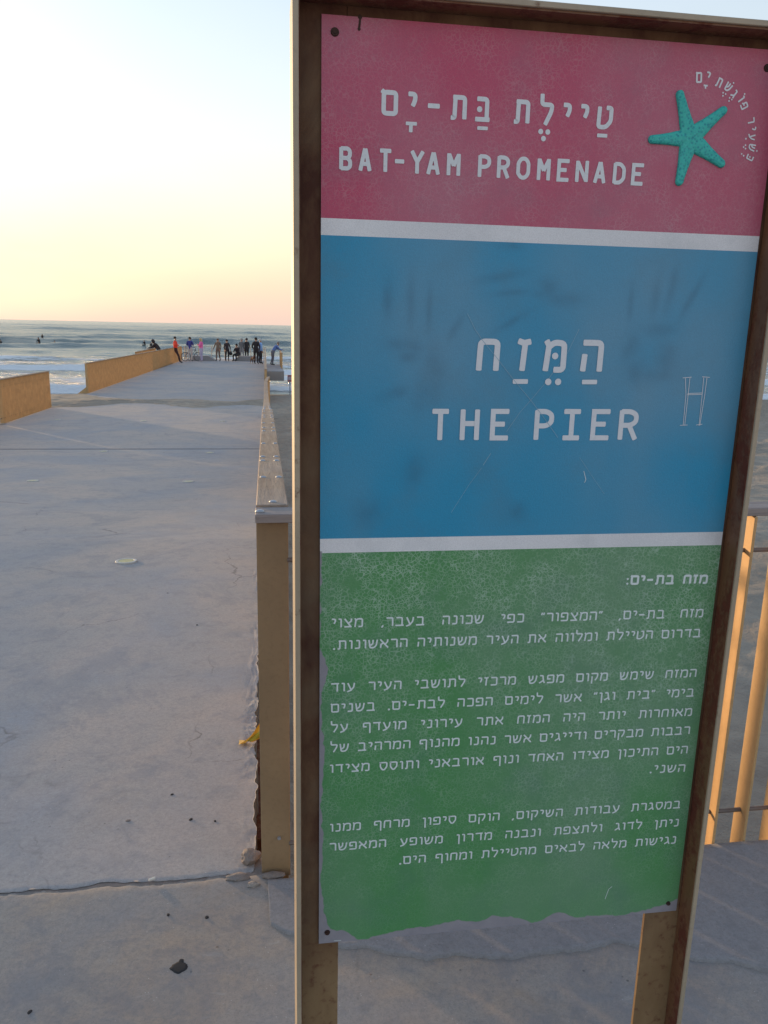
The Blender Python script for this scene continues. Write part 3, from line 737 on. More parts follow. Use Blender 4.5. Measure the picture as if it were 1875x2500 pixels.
G = {  # width, strokes on a unit-high letter, corner radius per stroke
 'א': (.64, [[(.02, .98), (.62, .02)], [(.58, .98), (.57, .72), (.40, .42)], [(.26, .58), (.08, .42), (.04, .02)]]),
 'ב': (.62, [[(.06, .95), (.50, .95), (.50, .05)], [(0, .05), (.62, .05)]]),
 'ג': (.46, [[(.06, .95), (.30, .95), (.34, .40), (.44, .02)], [(.02, .04), (.33, .32)]]),
 'ד': (.60, [[(.02, .95), (.60, .95)], [(.48, .95), (.48, .02)]]),
 'ה': (.58, [[(.03, .95), (.54, .95), (.53, .02)], [(.08, .56), (.05, .02)]]),
 'ו': (.26, [[(.03, .95), (.22, .95), (.22, .02)]]),
 'ז': (.34, [[(.02, .98), (.17, .92), (.34, .97)], [(.20, .93), (.15, .02)]]),
 'ח': (.60, [[(.05, .02), (.08, .95), (.56, .95), (.54, .02)]]),
 'ט': (.58, [[(.06, .97), (.04, .05), (.36, .05), (.56, .34), (.56, .95), (.36, .95)]]),
 'י': (.30, [[(.02, .95), (.27, .95), (.27, .68), (.18, .44)]]),
 'כ': (.54, [[(.04, .95), (.50, .95), (.50, .05), (.03, .05)]]),
 'ל': (.54, [[(.05, 1.36), (.06, .90), (.52, .90), (.48, .58), (.24, .0)]]),
 'מ': (.62, [[(.02, 1.0), (.10, .84)], [(.10, .86), (.03, .02)], [(.09, .78), (.26, .95), (.58, .92), (.58, .05), (.30, .05)]]),
 'ם': (.60, [[(-.02, 1.02), (.08, .93)], [(.06, .95), (.56, .95), (.56, .05), (.06, .05), (.06, .95)]]),
 'נ': (.42, [[(.12, .95), (.36, .95), (.36, .05), (.02, .05)]]),
 'ן': (.26, [[(.03, .95), (.22, .95), (.22, -.30)]]),
 'ס': (.62, [[(0, .95), (.58, .95), (.58, .42), (.38, .04), (.24, .04), (.06, .42), (.07, .93)]]),
 'ע': (.60, [[(.05, .96), (.30, .16)], [(.56, .96), (.50, .46), (.30, .10), (.02, -.06)]]),
 'פ': (.60, [[(.05, .46), (.05, .95), (.55, .95), (.55, .05), (.02, .05)], [(.05, .50), (.28, .50)]]),
 'ף': (.60, [[(.05, .46), (.05, .95), (.55, .95), (.55, -.30)], [(.05, .50), (.28, .50)]]),
 'צ': (.60, [[(.04, .97), (.50, .06)], [(.56, .97), (.52, .66), (.32, .46)], [(.02, .05), (.56, .05)]]),
 'ק': (.60, [[(.02, .95), (.56, .95), (.54, .52), (.36, .10)], [(.09, .60), (.08, -.30)]]),
 'ר': (.52, [[(.02, .95), (.48, .95), (.48, .02)]]),
 'ש': (.70, [[(.03, .97), (.12, .05), (.42, .05), (.60, .34), (.67, .97)], [(.35, .97), (.33, .52), (.10, .30)]]),
 'ת': (.66, [[(.08, .95), (.60, .95), (.60, .02)], [(.17, .95), (.15, .05), (.0, .05)]]),
 '-': (.50, [[(.03, .50), (.47, .50)]]),
 '.': (.16, [[(.08, .0), (.08, .06)]]), ',': (.20, [[(.14, .10), (.03, -.14)]]),
 ':': (.16, [[(.08, .04), (.08, .10)], [(.08, .62), (.08, .68)]]),
 '"': (.26, [[(.08, 1.06), (.02, .80)], [(.24, 1.06), (.18, .80)]]),
 'A': (.60, [[(.04, .0), (.285, .98)], [(.315, .98), (.56, .0)], [(.13, .30), (.47, .30)]]),
 'B': (.58, [[(.05, .02), (.05, .98)], [(.05, .95), (.40, .95), (.52, .85), (.52, .62), (.40, .52), (.05, .52)], [(.05, .05), (.42, .05), (.54, .16), (.54, .40), (.38, .52)]]),
 'D': (.58, [[(.05, .02), (.05, .98)], [(.05, .95), (.34, .95), (.54, .74), (.54, .26), (.34, .05), (.05, .05)]]),
 'E': (.56, [[(.54, .95), (.05, .95), (.05, .05), (.54, .05)], [(.05, .52), (.42, .52)]]),
 'H': (.58, [[(.05, .0), (.05, 1.0)], [(.53, .0), (.53, 1.0)], [(.05, .54), (.53, .54)]]),
 'I': (.58, [[(.29, .05), (.29, .95)], [(.04, .95), (.54, .95)], [(.04, .05), (.54, .05)]]),
 'M': (.62, [[(.05, .0), (.05, .98)], [(.06, .96), (.31, .44)], [(.31, .44), (.56, .96)], [(.57, .98), (.57, .0)]]),
 'N': (.58, [[(.05, .0), (.05, .98)], [(.06, .95), (.52, .05)], [(.53, .02), (.53, 1.0)]]),
 'O': (.60, [[(.05, .30), (.05, .75), (.20, .95), (.40, .95), (.55, .75), (.55, .25), (.40, .05), (.20, .05), (.05, .25), (.05, .30)]]),
 'P': (.58, [[(.05, .0), (.05, .98)], [(.05, .95), (.36, .95), (.54, .84), (.54, .58), (.36, .46), (.05, .46)]]),
 'R': (.58, [[(.05, .0), (.05, .98)], [(.05, .95), (.36, .95), (.54, .84), (.54, .60), (.36, .48), (.05, .48)], [(.32, .48), (.55, .0)]]),
 'T': (.58, [[(.29, .0), (.29, .95)], [(.02, .95), (.56, .95)]]),
 'Y': (.60, [[(.03, 1.0), (.30, .52), (.57, 1.0)], [(.30, .55), (.30, .0)]]),
}
SHARP = set('AMNTYHEIזאצעד:.,"-')
_layer = [0]
class Print:
    """flat letters on the panel: u right, v down in metres"""
    def __init__(s): s.mb = MB()
    def poly(s, pts, faces):
        _layer[0] = (_layer[0] + 1) % 40
        y = PY - .0004 - _layer[0] * .000012
        s.mb.add([(U0 + p[0], y, V0 - p[1]) for p in pts], faces)
    def glyph(s, ch, fn, hw, r=None):
        """fn maps glyph x,y (unit box) to (u, v)"""
        wd, sts = G[ch]
        for st in sts:
            rad = r if r is not None else (.0 if ch in SHARP else .13)
            if ch in 'OPRDB': rad = .11
            pts = [fn(*p) for p in rounded(st, rad)]
            s.poly(*stroke(pts, hw))
    def dot(s, u, v, r):
        pts = [(u + r * math.cos(a * math.pi / 7), v + r * math.sin(a * math.pi / 7)) for a in range(14)]
        s.poly(pts, [tuple(range(14))])
    def bar(s, u0, v0, u1, v1, hw): s.poly(*stroke([(u0, v0), (u1, v1)], hw))
    def build(s, name, mat, parent, **k):
        # faces should look at the reader
        me = s.mb.build(name, mat, parent, **k)
        bm = bmesh.new(); bm.from_mesh(me.data)
        for f in bm.faces:
            f.normal_update()
            if f.normal.y > 0: f.normal_flip()
        bm.to_mesh(me.data); bm.free(); return me

def letter_mat(name, c, worn):
    t = NT(name); n = t.noise(240, 4, .65); g = t.noise(14, 4)
    cc = t.mix(g, [q * .9 for q in c], c)
    t.col(t.mix(t.ramp(n, [(.30, worn), (.46, 0.0)]), cc, (.22, .24, .28))); t.rough(.45); return t.m
M['title'] = letter_mat('title print', (.66, .71, .76), .2)
M['title2'] = letter_mat('pale print', (.68, .72, .78), .15)
M['scratch'] = letter_mat('scratched paint', (.22, .42, .56), .3)
M['body'] = letter_mat('small print', (.70, .80, .82), .25)

def boxed(line, z, tops, hwk, name, mat, r=None):
    """letters given by photo boxes: (char, x0, x1); tops = two (x, ytop, ybottom) along the line"""
    P = Print(); ox, oy, sc = z
    (xa, ta, ba), (xb, tb, bb) = [(ox + x / sc, oy + t / sc, oy + b / sc) for x, t, b in tops]
    hh = None
    for ch, x0, x1 in line:
        P = Print()
        x0, x1 = ox + x0 / sc, ox + x1 / sc
        k = ((x0 + x1) / 2 - xa) / (xb - xa); yt, yb_ = ta + k * (tb - ta), ba + k * (bb - ba)
        u0, v1 = uv_of(x0, yb_); u1, v0 = uv_of(x1, (yt + yb_) / 2)[0], uv_of((x0 + x1) / 2, yt)[1]
        h = v1 - v0; hw = hwk * h; hh = h
        wd = G[ch][0]
        # inset by half the stroke so that the ink, not the centre line, fills the box
        iu, iv = hw * .9, hw * .0
        P.glyph(ch, lambda x, y: (u0 + iu + (u1 - u0 - 2 * iu) * x / wd, v1 - h * (hwk * .95 + y * (1 - 1.9 * hwk))), hw, r)
        P.build('letter', mat, sign)
    return Print()

Z1 = (880, 180, 2.37)
P = boxed([('ם', 113, 222), ('י', 262, 332), ('-', 374, 472), ('ת', 512, 622), ('ב', 653, 758), ('ת', 877, 987), ('ל', 1025, 1121), ('י', 1156, 1223), ('י', 1257, 1324), ('ט', 1357, 1462)],
          Z1, ((165, 88, 247), (1410, 178, 326)), .088, 'title', M['title'])
def zuv(z, x, y): return uv_of(z[0] + x / z[2], z[1] + y / z[2])
def zbar(P, z, x0, x1, y0, y1):
    a = zuv(z, x0 + 2, (y0 + y1) / 2); b = zuv(z, x1 - 2, (y0 + y1) / 2 + (x1 - x0) * .05 * (1 if z is Z1 else 0))
    hw = (zuv(z, x0, y1)[1] - zuv(z, x0, y0)[1]) / 2; P.bar(*a, *b, hw)
def zdot(P, z, x, y, r):
    u, v = zuv(z, x, y); P.dot(u, v, r / z[2] / 1740)
zbar(P, Z1, 262, 326, 277, 298); P.bar(*zuv(Z1, 292, 296), *zuv(Z1, 290, 337), .0024); zbar(P, Z1, 675, 736, 304, 325); zdot(P, Z1, 689, 206, 15)
for q in ((1042, 335), (1083, 338), (1058, 376)): zdot(P, Z1, *q, 14)
zbar(P, Z1, 1368, 1427, 346, 368)
P.build('vowel_points', M['title'], sign, kind='stuff')
P = boxed([('B', -128, -45), ('A', -16, 68), ('T', 100, 187), ('-', 186, 264), ('Y', 281, 373), ('A', 376, 464), ('M', 492, 583), ('P', 672, 758), ('R', 782, 867), ('O', 893, 987), ('M', 1013, 1103), ('E', 1127, 1216), ('N', 1234, 1323), ('A', 1340, 1424), ('D', 1450, 1537), ('E', 1556, 1645)],
          Z1, ((145, 428, 576), (1600, 512, 651)), .082, 'title', M['title'])
Z2 = (1000, 750, 2.074)
P = boxed([('ח', 326, 463), ('ז', 526, 621), ('מ', 667, 799), ('ה', 852, 986)], Z2, ((395, 152, 335), (920, 158, 339)), .083, 'title', M['title2'])
for a in ((522, 598, 364, 388), (872, 948, 367, 390)): zbar(P, Z2, *a)
for q in ((701, 378), (751, 378), (736, 247)): zdot(P, Z2, *q, 17)
P.build('vowel_points', M['title2'], sign, kind='stuff')
P = boxed([('T', 98, 208), ('H', 245, 359), ('E', 397, 513), ('P', 619, 734), ('I', 757, 877), ('E', 904, 1023), ('R', 1044, 1161)], Z2, ((150, 507, 682), (1100, 509, 680)), .074, 'title', M['title2'])

# curved motto round the starfish
Z3 = (1540, 140, 4.952)
P = Print()
CC = zuv(Z3, 800, 910)
for ch, x, y, wpx, hpx in (('ם', 822, 246, 72, 122), ('י', 932, 236, 50, 116), ('ת', 1066, 306, 74, 112), ('ש', 1176, 360, 82, 108), ('ג', 1248, 442, 56, 105), ('ו', 1330, 502, 32, 108), ('פ', 1368, 588, 66, 102),
                       ('ר', 1450, 762, 62, 98), ('י', 1470, 860, 38, 96), ('ע', 1462, 965, 66, 96), ('ש', 1462, 1090, 80, 98), ('כ', 1438, 1212, 62, 98)):
    u, v = zuv(Z3, x, y); th = math.atan2(u - CC[0], -(v - CC[1])) * 1.02
    h = hpx / Z3[2] / 1690; ww = wpx / Z3[2] / 1640; c, s = math.cos(th), math.sin(th); wd = G[ch][0]
    def fn(gx, gy, u=u, v=v, h=h, ww=ww, c=c, s=s, wd=wd):
        a, b = (gx / wd - .5) * ww * .84, (gy - .5) * h * .84
        return (u + a * c + b * s, v + a * s - b * c)
    P.glyph(ch, fn, h * .082)
for x, y in ((1112, 430), (1142, 446), (1110, 467), (1190, 492), (1217, 512), (1183, 530), (1372, 445), (1238, 312), (1390, 985), (1362, 1085), (1385, 1062), (1385, 1104), (1338, 1168), (1362, 1190), (1438, 1205), (1522, 1132), (1350, 560)):
    zdot(P, Z3, x, y, 10)
P.bar(*zuv(Z3, 880, 340), *zuv(Z3, 926, 346), .0011); P.bar(*zuv(Z3, 902, 346), *zuv(Z3, 900, 378), .0011)
P.build('lettering', M['title2'], sign, kind='stuff', label='small white Hebrew motto curving round the starfish')

# body text, justified between the two ends of each line (right end first, baselines)
LH = .0139
BODY = [
 ('מזח בת-ים:', (1725, 1423.9), (1528.4, 1426.4), 1.45),
 ('מזח בת-ים, "המצפור" כפי שכונה בעבר, מצוי', (1714.6, 1506), (809.8, 1532), 1),
 ('בדרום הטיילת ומלווה את העיר משנותיה הראשונות.', (1708.6, 1554.9), (813, 1585.3), 1),
 ('המזח שימש מקום מפגש מרכזי לתושבי העיר עוד', (1698.3, 1652.1), (808.2, 1688.8), 1),
 ('בימי "בית וגן" אשר לימים הפכה לבת-ים. בשנים', (1692, 1699.7), (808.2, 1738.9), 1),
 ('מאוחרות יותר היה המזח אתר עירוני מועדף על', (1687.3, 1746.8), (807.5, 1787.5), 1),
 ('רבבות מבקרים ודייגים אשר נהנו מהנוף המרהיב של', (1682.6, 1791.7), (806.6, 1836), 1),
 ('הים התיכון מצידו האחד ונוף אורבאני ותוסס מצידו', (1677, 1838.7), (805, 1886.5), 1),
 ('השני.', (1671, 1884.2), (1585.4, 1886.7), 1),
 ('במסגרת עבודות השיקום, הוקם סיפון מרחף ממנו', (1659, 1972), (805, 2030), 1),
 ('ניתן לדוג ולתצפת ונבנה מדרון משופע המאפשר', (1655.3, 2015.9), (804.5, 2077), 1),
 ('נגישות מלאה לבאים מהטיילת ומחוף הים.', (1648.7, 2058.2), (974.4, 2109.3), 1)]
TR = .19
def word_w(wd): return sum((G[c][0] + TR) for c in wd) - TR
_ks = []
for text, pr, pl_, bold in BODY[1:8] + BODY[9:]:
    wl_ = text.split(' '); _ks.append((uv_of(*pr)[0] - uv_of(*pl_)[0]) / (sum(word_w(q) for q in wl_) + .75 * (len(wl_) - 1)))
KW = min(_ks)
for text, pr, pl_, bold in BODY:
    P = Print(); ur, vr = uv_of(*pr); ul, vl_ = uv_of(*pl_)
    words = text.split(' ')
    tot = sum(word_w(q) for q in words); span = ur - ul; k = KW
    if len(words) > 3: gap = (span - tot * k) / (len(words) - 1)
    else:
        k = span / (tot + .8 * (len(words) - 1)); gap = .8 * k
    u = ur
    for q in words:
        for c in q:
            u -= G[c][0] * k
            vb = vr + (vl_ - vr) * (ur - u) / span
            if c in '.:':
                for gy in ((.05,) if c == '.' else (.08, .62)): P.dot(u + .08 * k, vb - LH * gy, LH * .125)
            else: P.glyph(c, lambda x, y, u=u, vb=vb: (u + x * k, vb - LH * y * .97), LH * .088 * bold)
            u -= TR * k
        u += TR * k; u -= gap
    P.build('lettering', M['body'], sign, kind='stuff')

# scratched marks
P = Print()
def zline(pts, hw, z=Z2): P.poly(*stroke([zuv(z, *p) for p in pts], hw))
for pts in ([(1395, 358), (1398, 440), (1384, 598)], [(1418, 358), (1408, 450), (1392, 596)], [(1382, 358), (1426, 354)], [(1368, 598), (1406, 596)], [(1488, 356), (1480, 440), (1464, 600)], [(1504, 358), (1492, 450), (1468, 598)],
            [(1480, 352), (1518, 355)], [(1450, 596), (1480, 592)], [(1406, 437), (1482, 434)], [(1404, 443), (1480, 441)]): zline(pts, .00042)
P.build('scratch', M['title2'], sign, label='letter H scratched into the blue band')
P = Print()
for pts, h in (([(292, 32), (330, 110), (370, 170), (440, 255), (520, 360), (612, 470), (680, 560), (750, 660)], .00032), ([(858, 110), (800, 230), (690, 380), (612, 472), (560, 530), (490, 630)], .00028), ([(410, 740), (372, 800)], .0004), ([(365, 812), (300, 900), (210, 1040)], .00022), ([(860, 760), (920, 850), (985, 945)], .0002)): zline(pts, h)
P.build('scratch', M['scratch'], sign)
P = Print()
for pts in ([(1450 + 105 / 3.904, 2000 + 760 / 3.904), (1450 + 140 / 3.904, 2000 + 665 / 3.904), (1450 + 172 / 3.904, 2000 + 640 / 3.904)],
            [(700 + 640 / 5.53, 2100 + 1085 / 5.53), (700 + 735 / 5.53, 2100 + 1080 / 5.53)], [(1425, 1150), (1430, 1170), (1427, 1178)]):
    P.poly(*stroke([uv_of(*p) for p in pts], .0004))
P.build('scratch', M['body'], sign)

# screws and rust runs
M['screw'] = plain('dark screw', (.05, .025, .02), .7, .4)
for px, py, r in ((817.5, 78, .0058), (1873, 166, .0055), (799, 2276, .0050), (1631, 2205, .0042)):
    u, v = uv_of(px, py); x, z = U0 + u, V0 - v
    mb = MB(); mb.tube((x, PY + .001, z), (x, PY - .0022, z), r, r * .8, 14); mb.tube((x, PY - .0021, z), (x, PY - .0030, z), r * .55, r * .5, 6)
    mb.build('screw', M['screw'], sign)
P = Print(); P.poly(*stroke([uv_of(878, 36), uv_of(879, 46), uv_of(878, 58), uv_of(876, 72)], .0013)); P.dot(*uv_of(879, 42), .0026); P.dot(*uv_of(876.5, 71), .0020)
P.build('rust_run', M['screw'], sign)

# starfish of the printed design; its printed shading is put into a low relief
out = [(575, 400, 1), (757, 812, 0), (1150, 612, 1), (868, 975, 0), (1122, 1318, 1), (757, 1165, 0), (566, 1556, 1), (585, 1080, 0), (205, 996, 1), (592, 884, 0)]
cu = zuv(Z3, 722, 985)
TH = np.linspace(0, 2 * math.pi, 260, endpoint=False)
tips = [Vector(zuv(Z3, q[0], q[1])) - Vector(cu) for q in out if q[2]]
vals = [Vector(zuv(Z3, q[0], q[1])) - Vector(cu) for q in out if not q[2]]
poly = []
nT = 5
for i_ in range(5):
    t_, vprev, vnext = tips[i_], vals[i_ - 1], vals[i_]
    d = t_.normalized(); nrm = Vector((-d.y, d.x)); 
    if nrm.dot(vnext) < 0: nrm = -nrm
    rt = .0056; base = t_ - d * rt
    seg = []
    for s_, vv_ in ((-1, vprev), (1, vnext)):
        pass
    a0 = base - nrm * rt
    for q in range(9):
        f_ = q / 9; p_ = vprev.lerp(a0, f_) - nrm * (-.0006 * math.sin(math.pi * f_) * (1 if f_ > .3 else .3)); poly.append(p_)
    for q in range(9):
        a_ = -math.pi / 2 + math.pi * q / 8; poly.append(base + nrm * (rt * math.sin(a_)) + d * (rt * math.cos(a_)))
    a1 = base + nrm * rt
    for q in range(1, 9):
        f_ = q / 9; p_ = a1.lerp(vnext, f_) + nrm * (-.0006 * math.sin(math.pi * f_) * (1 if f_ < .7 else .3)); poly.append(p_)
# even rings from outline towards the arm axes / centre
NR = 14; N = len(poly); vs_, fs_ = [], []
axes = []
def axis_pt(p):
    best = None
    for t_ in tips:
        L2 = t_.length_squared; k_ = max(0.0, min(.93, p.dot(t_) / L2)); a_ = t_ * k_
        if best is None or (a_ - p).length < best[0]: best = ((a_ - p).length, t_ * max(0.0, (k_ - .34) / .66))
    return best[1]
for r_ in range(NR + 1):
    f_ = r_ / NR
    for p_ in poly:
        a_ = axis_pt(p_); q = p_.lerp(a_, f_)
        h_ = .0016 + .0036 * math.sqrt(max(0, 1 - (1 - f_) ** 2)) if r_ else 0.0
        if r_:
            h_ += .0005 * (float(vnoise(np.array(q.x * 420.), np.array(q.y * 420.), 5, 2)) - .5) * 2 + .0004 * math.sin(f_ * 13) * math.cos(q.length * 900)
        vs_.append((U0 + cu[0] + q.x, PY - .0003 - h_, V0 - cu[1] - q.y))
for r_ in range(NR):
    for k_ in range(N):
        fs_.append((r_ * N + k_, r_ * N + (k_ + 1) % N, (r_ + 1) * N + (k_ + 1) % N, (r_ + 1) * N + k_))
def star_mat():
    t = NT('teal starfish'); n = t.noise(230, 4, .6); vo = t.n('ShaderNodeTexVoronoi'); t.l(t.pos, vo.inputs['Vector']); vo.inputs['Scale'].default_value = 260
    c = t.mix(t.ramp(vo.outputs['Distance'], [(.25, 1.0), (.5, 0.0)]), (.030, .44, .40), (.012, .25, .30))
    c = t.mix(t.ramp(n, [(.4, 0.0), (.7, .5)]), c, (.07, .55, .47)); t.col(c); t.rough(.6); t.bump(vo.outputs['Distance'], .5, .0008); return t.m
st = mesh_obj('starfish', vs_, fs_, star_mat(), sign, True)
bm = bmesh.new(); bm.from_mesh(st.data); bmesh.ops.remove_doubles(bm, verts=bm.verts, dist=.00012); bmesh.ops.recalc_face_normals(bm, faces=bm.faces)
bm.to_mesh(st.data); bm.free()

# ------------------------------------------------------------------ platforms and the pier head
def platform(x0, x1, label):
    zt = float(deck_z(51)); root = thing('fishing_platform', ((x0 + x1) / 2, 51.4, zt - .55), label, 'platform')
    mb = MB(); mb.bbox(x0, x1, 47.1, 55.75, zt - .52, zt + .01, .02); mb.build('slab', M['block'], root)
    MB().bbox(x0 + .06, x1, 47.3, 55.6, zt + .011, zt + .03, .004).build('screed', M['deck'], root)
    return root
platform(-.02, 1.09, 'narrow concrete fishing platform jutting out beside the right railing')
platform(-7.35, -6.22, 'narrow concrete fishing platform jutting out beyond the left railing')

def short_railing(p0, p1, label, step=.15):
    a, b = Vector(p0), Vector(p1); n = int((b - a).length / step); ang = math.atan2(b.y - a.y, b.x - a.x)
    root = thing('slat_railing', tuple(a), label, 'railing', 'slat railings along the pier')
    for k in range(n + 1):
        o = link('slat', SLAT_ME, root); p = (b - a) * (k / max(1, n)); o.location = p; o.scale = (1, 1, .95); o.rotation_euler = (0, 0, ang + math.pi / 2)
    d = (b - a).normalized(); nn = Vector((-d.y, d.x, 0)) * .042
    e0, e1 = a - d * .03, b + d * .03
    v = [e0 - nn, e0 + nn, e1 + nn, e1 - nn]
    vv = [tuple(q + Vector((0, 0, z))) for z in (.95, .972) for q in v]
    mesh_obj('cap_board', vv, [(0, 1, 2, 3)[::-1], (4, 5, 6, 7), (0, 1, 5, 4), (1, 2, 6, 5), (2, 3, 7, 6), (3, 0, 4, 7)], M['timber'], root)
    MB().tube(a + Vector((0, 0, .15)), b + Vector((0, 0, .15)), .006, .006, 6).build('rod', M['rod'], root)
    return root
zp = float(deck_z(51)) + .03
short_railing((1.03, 50.0, zp), (1.03, 55.7, zp), 'slat railing on the platform edge that the man in blue leans on')
short_railing((-7.29, 47.3, zp), (-7.29, 55.7, zp), 'slat railing on the outer edge of the far left platform')
short_railing((-6.19, 62.1, float(deck_z(62.1))), (-5.66, 61.9, float(deck_z(62))), 'short return of slats closing the left railing at the pier head')

def seat_block(x0, x1, y0, y1, slope_right, slope_left, label):
    z = float(deck_z(y0)); h = .36
    v = [(x0, y0, z - .02), (x1, y0, z - .02), (x1, y1, z - .02), (x0, y1, z - .02),
         (x0 + slope_left, y0 + .03, z + h), (x1 - slope_right, y0 + .03, z + h), (x1 - slope_right, y1 - .03, z + h), (x0 + slope_left, y1 - .03, z + h)]
    o = mesh_obj('seat_block', v, [(3, 2, 1, 0), (4, 5, 6, 7), (0, 1, 5, 4), (1, 2, 6, 5), (2, 3, 7, 6), (3, 0, 4, 7)], M['block'], label=label, cat='bench')
    bm = bmesh.new(); bm.from_mesh(o.data); bmesh.ops.bevel(bm, geom=bm.edges[:], offset=.02, segments=2, affect='EDGES'); bm.to_mesh(o.data); bm.free()
seat_block(-5.55, -3.62, 61.2, 62.6, .55, .05, 'low concrete seat block with one sloping end behind the woman in pink')
seat_block(-2.5, -.45, 61.9, 62.9, .05, .55, 'low concrete seat block that the dark-clothed person sits on')

er = thing('wire_railing', (-3.1, 63.8, float(deck_z(63.8))), 'thin wire railing on steel posts across the end of the pier', 'railing')
ze = float(deck_z(63.8))
for k in range(7):
    x = -6.1 + k * 1.0
    MB().tube((x, 63.8, ze - .02), (x, 63.8, ze + 1.0), .022, .022, 8).build('post', M['rod'], er)
for zz in (.30, .65, .99):
    MB().tube((-6.12, 63.8, ze + zz), (-.08, 63.8, ze + zz), .011, .011, 6).build('wire', M['rod'], er)

# ------------------------------------------------------------------ people
BONES = {  # joint: (x right, y forward, z), radius ; figure 1.72 m tall facing +Y
 'pelvis': ((0, 0, .95), .135), 'waist': ((0, .01, 1.10), .125), 'chest': ((0, .0, 1.28), .150), 'collar': ((0, -.01, 1.42), .085), 'neck': ((0, .0, 1.49), .052), 'jaw': ((0, .025, 1.555), .072), 'skull': ((0, .01, 1.64), .085),
 'sh_l': ((-.165, -.01, 1.40), .068), 'el_l': ((-.225, -.03, 1.13), .048), 'wr_l': ((-.215, .05, .90), .033), 'ha_l': ((-.21, .075, .82), .030),
 'sh_r': ((.165, -.01, 1.40), .068), 'el_r': ((.225, -.03, 1.13), .048), 'wr_r': ((.215, .05, .90), .033), 'ha_r': ((.21, .075, .82), .030),
 'hi_l': ((-.095, 0, .88), .105), 'kn_l': ((-.11, .02, .49), .068), 'an_l': ((-.11, -.02, .09), .046), 'to_l': ((-.12, .15, .04), .042),
 'hi_r': ((.095, 0, .88), .105), 'kn_r': ((.11, .02, .49), .068), 'an_r': ((.11, -.02, .09), .046), 'to_r': ((.12, .15, .04), .042)}
EDGES = [('pelvis', 'waist', 't'), ('waist', 'chest', 't'), ('chest', 'collar', 't'), ('collar', 'neck', 's'), ('neck', 'jaw', 's'), ('jaw', 'skull', 's'),
         ('collar', 'sh_l', 't'), ('sh_l', 'el_l', 't'), ('el_l', 'wr_l', 't'), ('wr_l', 'ha_l', 's'), ('collar', 'sh_r', 't'), ('sh_r', 'el_r', 't'), ('el_r', 'wr_r', 't'), ('wr_r', 'ha_r', 's'),
         ('pelvis', 'hi_l', 'b'), ('hi_l', 'kn_l', 'b'), ('kn_l', 'an_l', 'b'), ('an_l', 'to_l', 'f'), ('pelvis', 'hi_r', 'b'), ('hi_r', 'kn_r', 'b'), ('kn_r', 'an_r', 'b'), ('an_r', 'to_r', 'f')]

def skinned(joints, edges, root):
    names = list(joints); me = bpy.data.meshes.new('body')
    me.from_pydata([joints[n][0] for n in names], [(names.index(a), names.index(b)) for a, b, *_ in edges], []); me.update()
    ob = bpy.data.objects.new('tmp', me); COL.objects.link(ob)
    m = ob.modifiers.new('skin', 'SKIN'); m.use_smooth_shade = True
    for i_, n in enumerate(names):
        sv = me.skin_vertices[0].data[i_]; r = joints[n][1]; sv.radius = (r, r) if not isinstance(r, tuple) else r; sv.use_root = (n == root)
    ob.modifiers.new('sub', 'SUBSURF').levels = 1
    dg = bpy.context.evaluated_depsgraph_get(); dg.update()
    out = bpy.data.meshes.new_from_object(ob.evaluated_get(dg)); bpy.data.objects.remove(ob); return out

def seg_dist(p, a, b):
    d = b - a; t = max(0, min(1, (p - a).dot(d) / max(1e-9, d.length_squared))); return (a + d * t - p).length

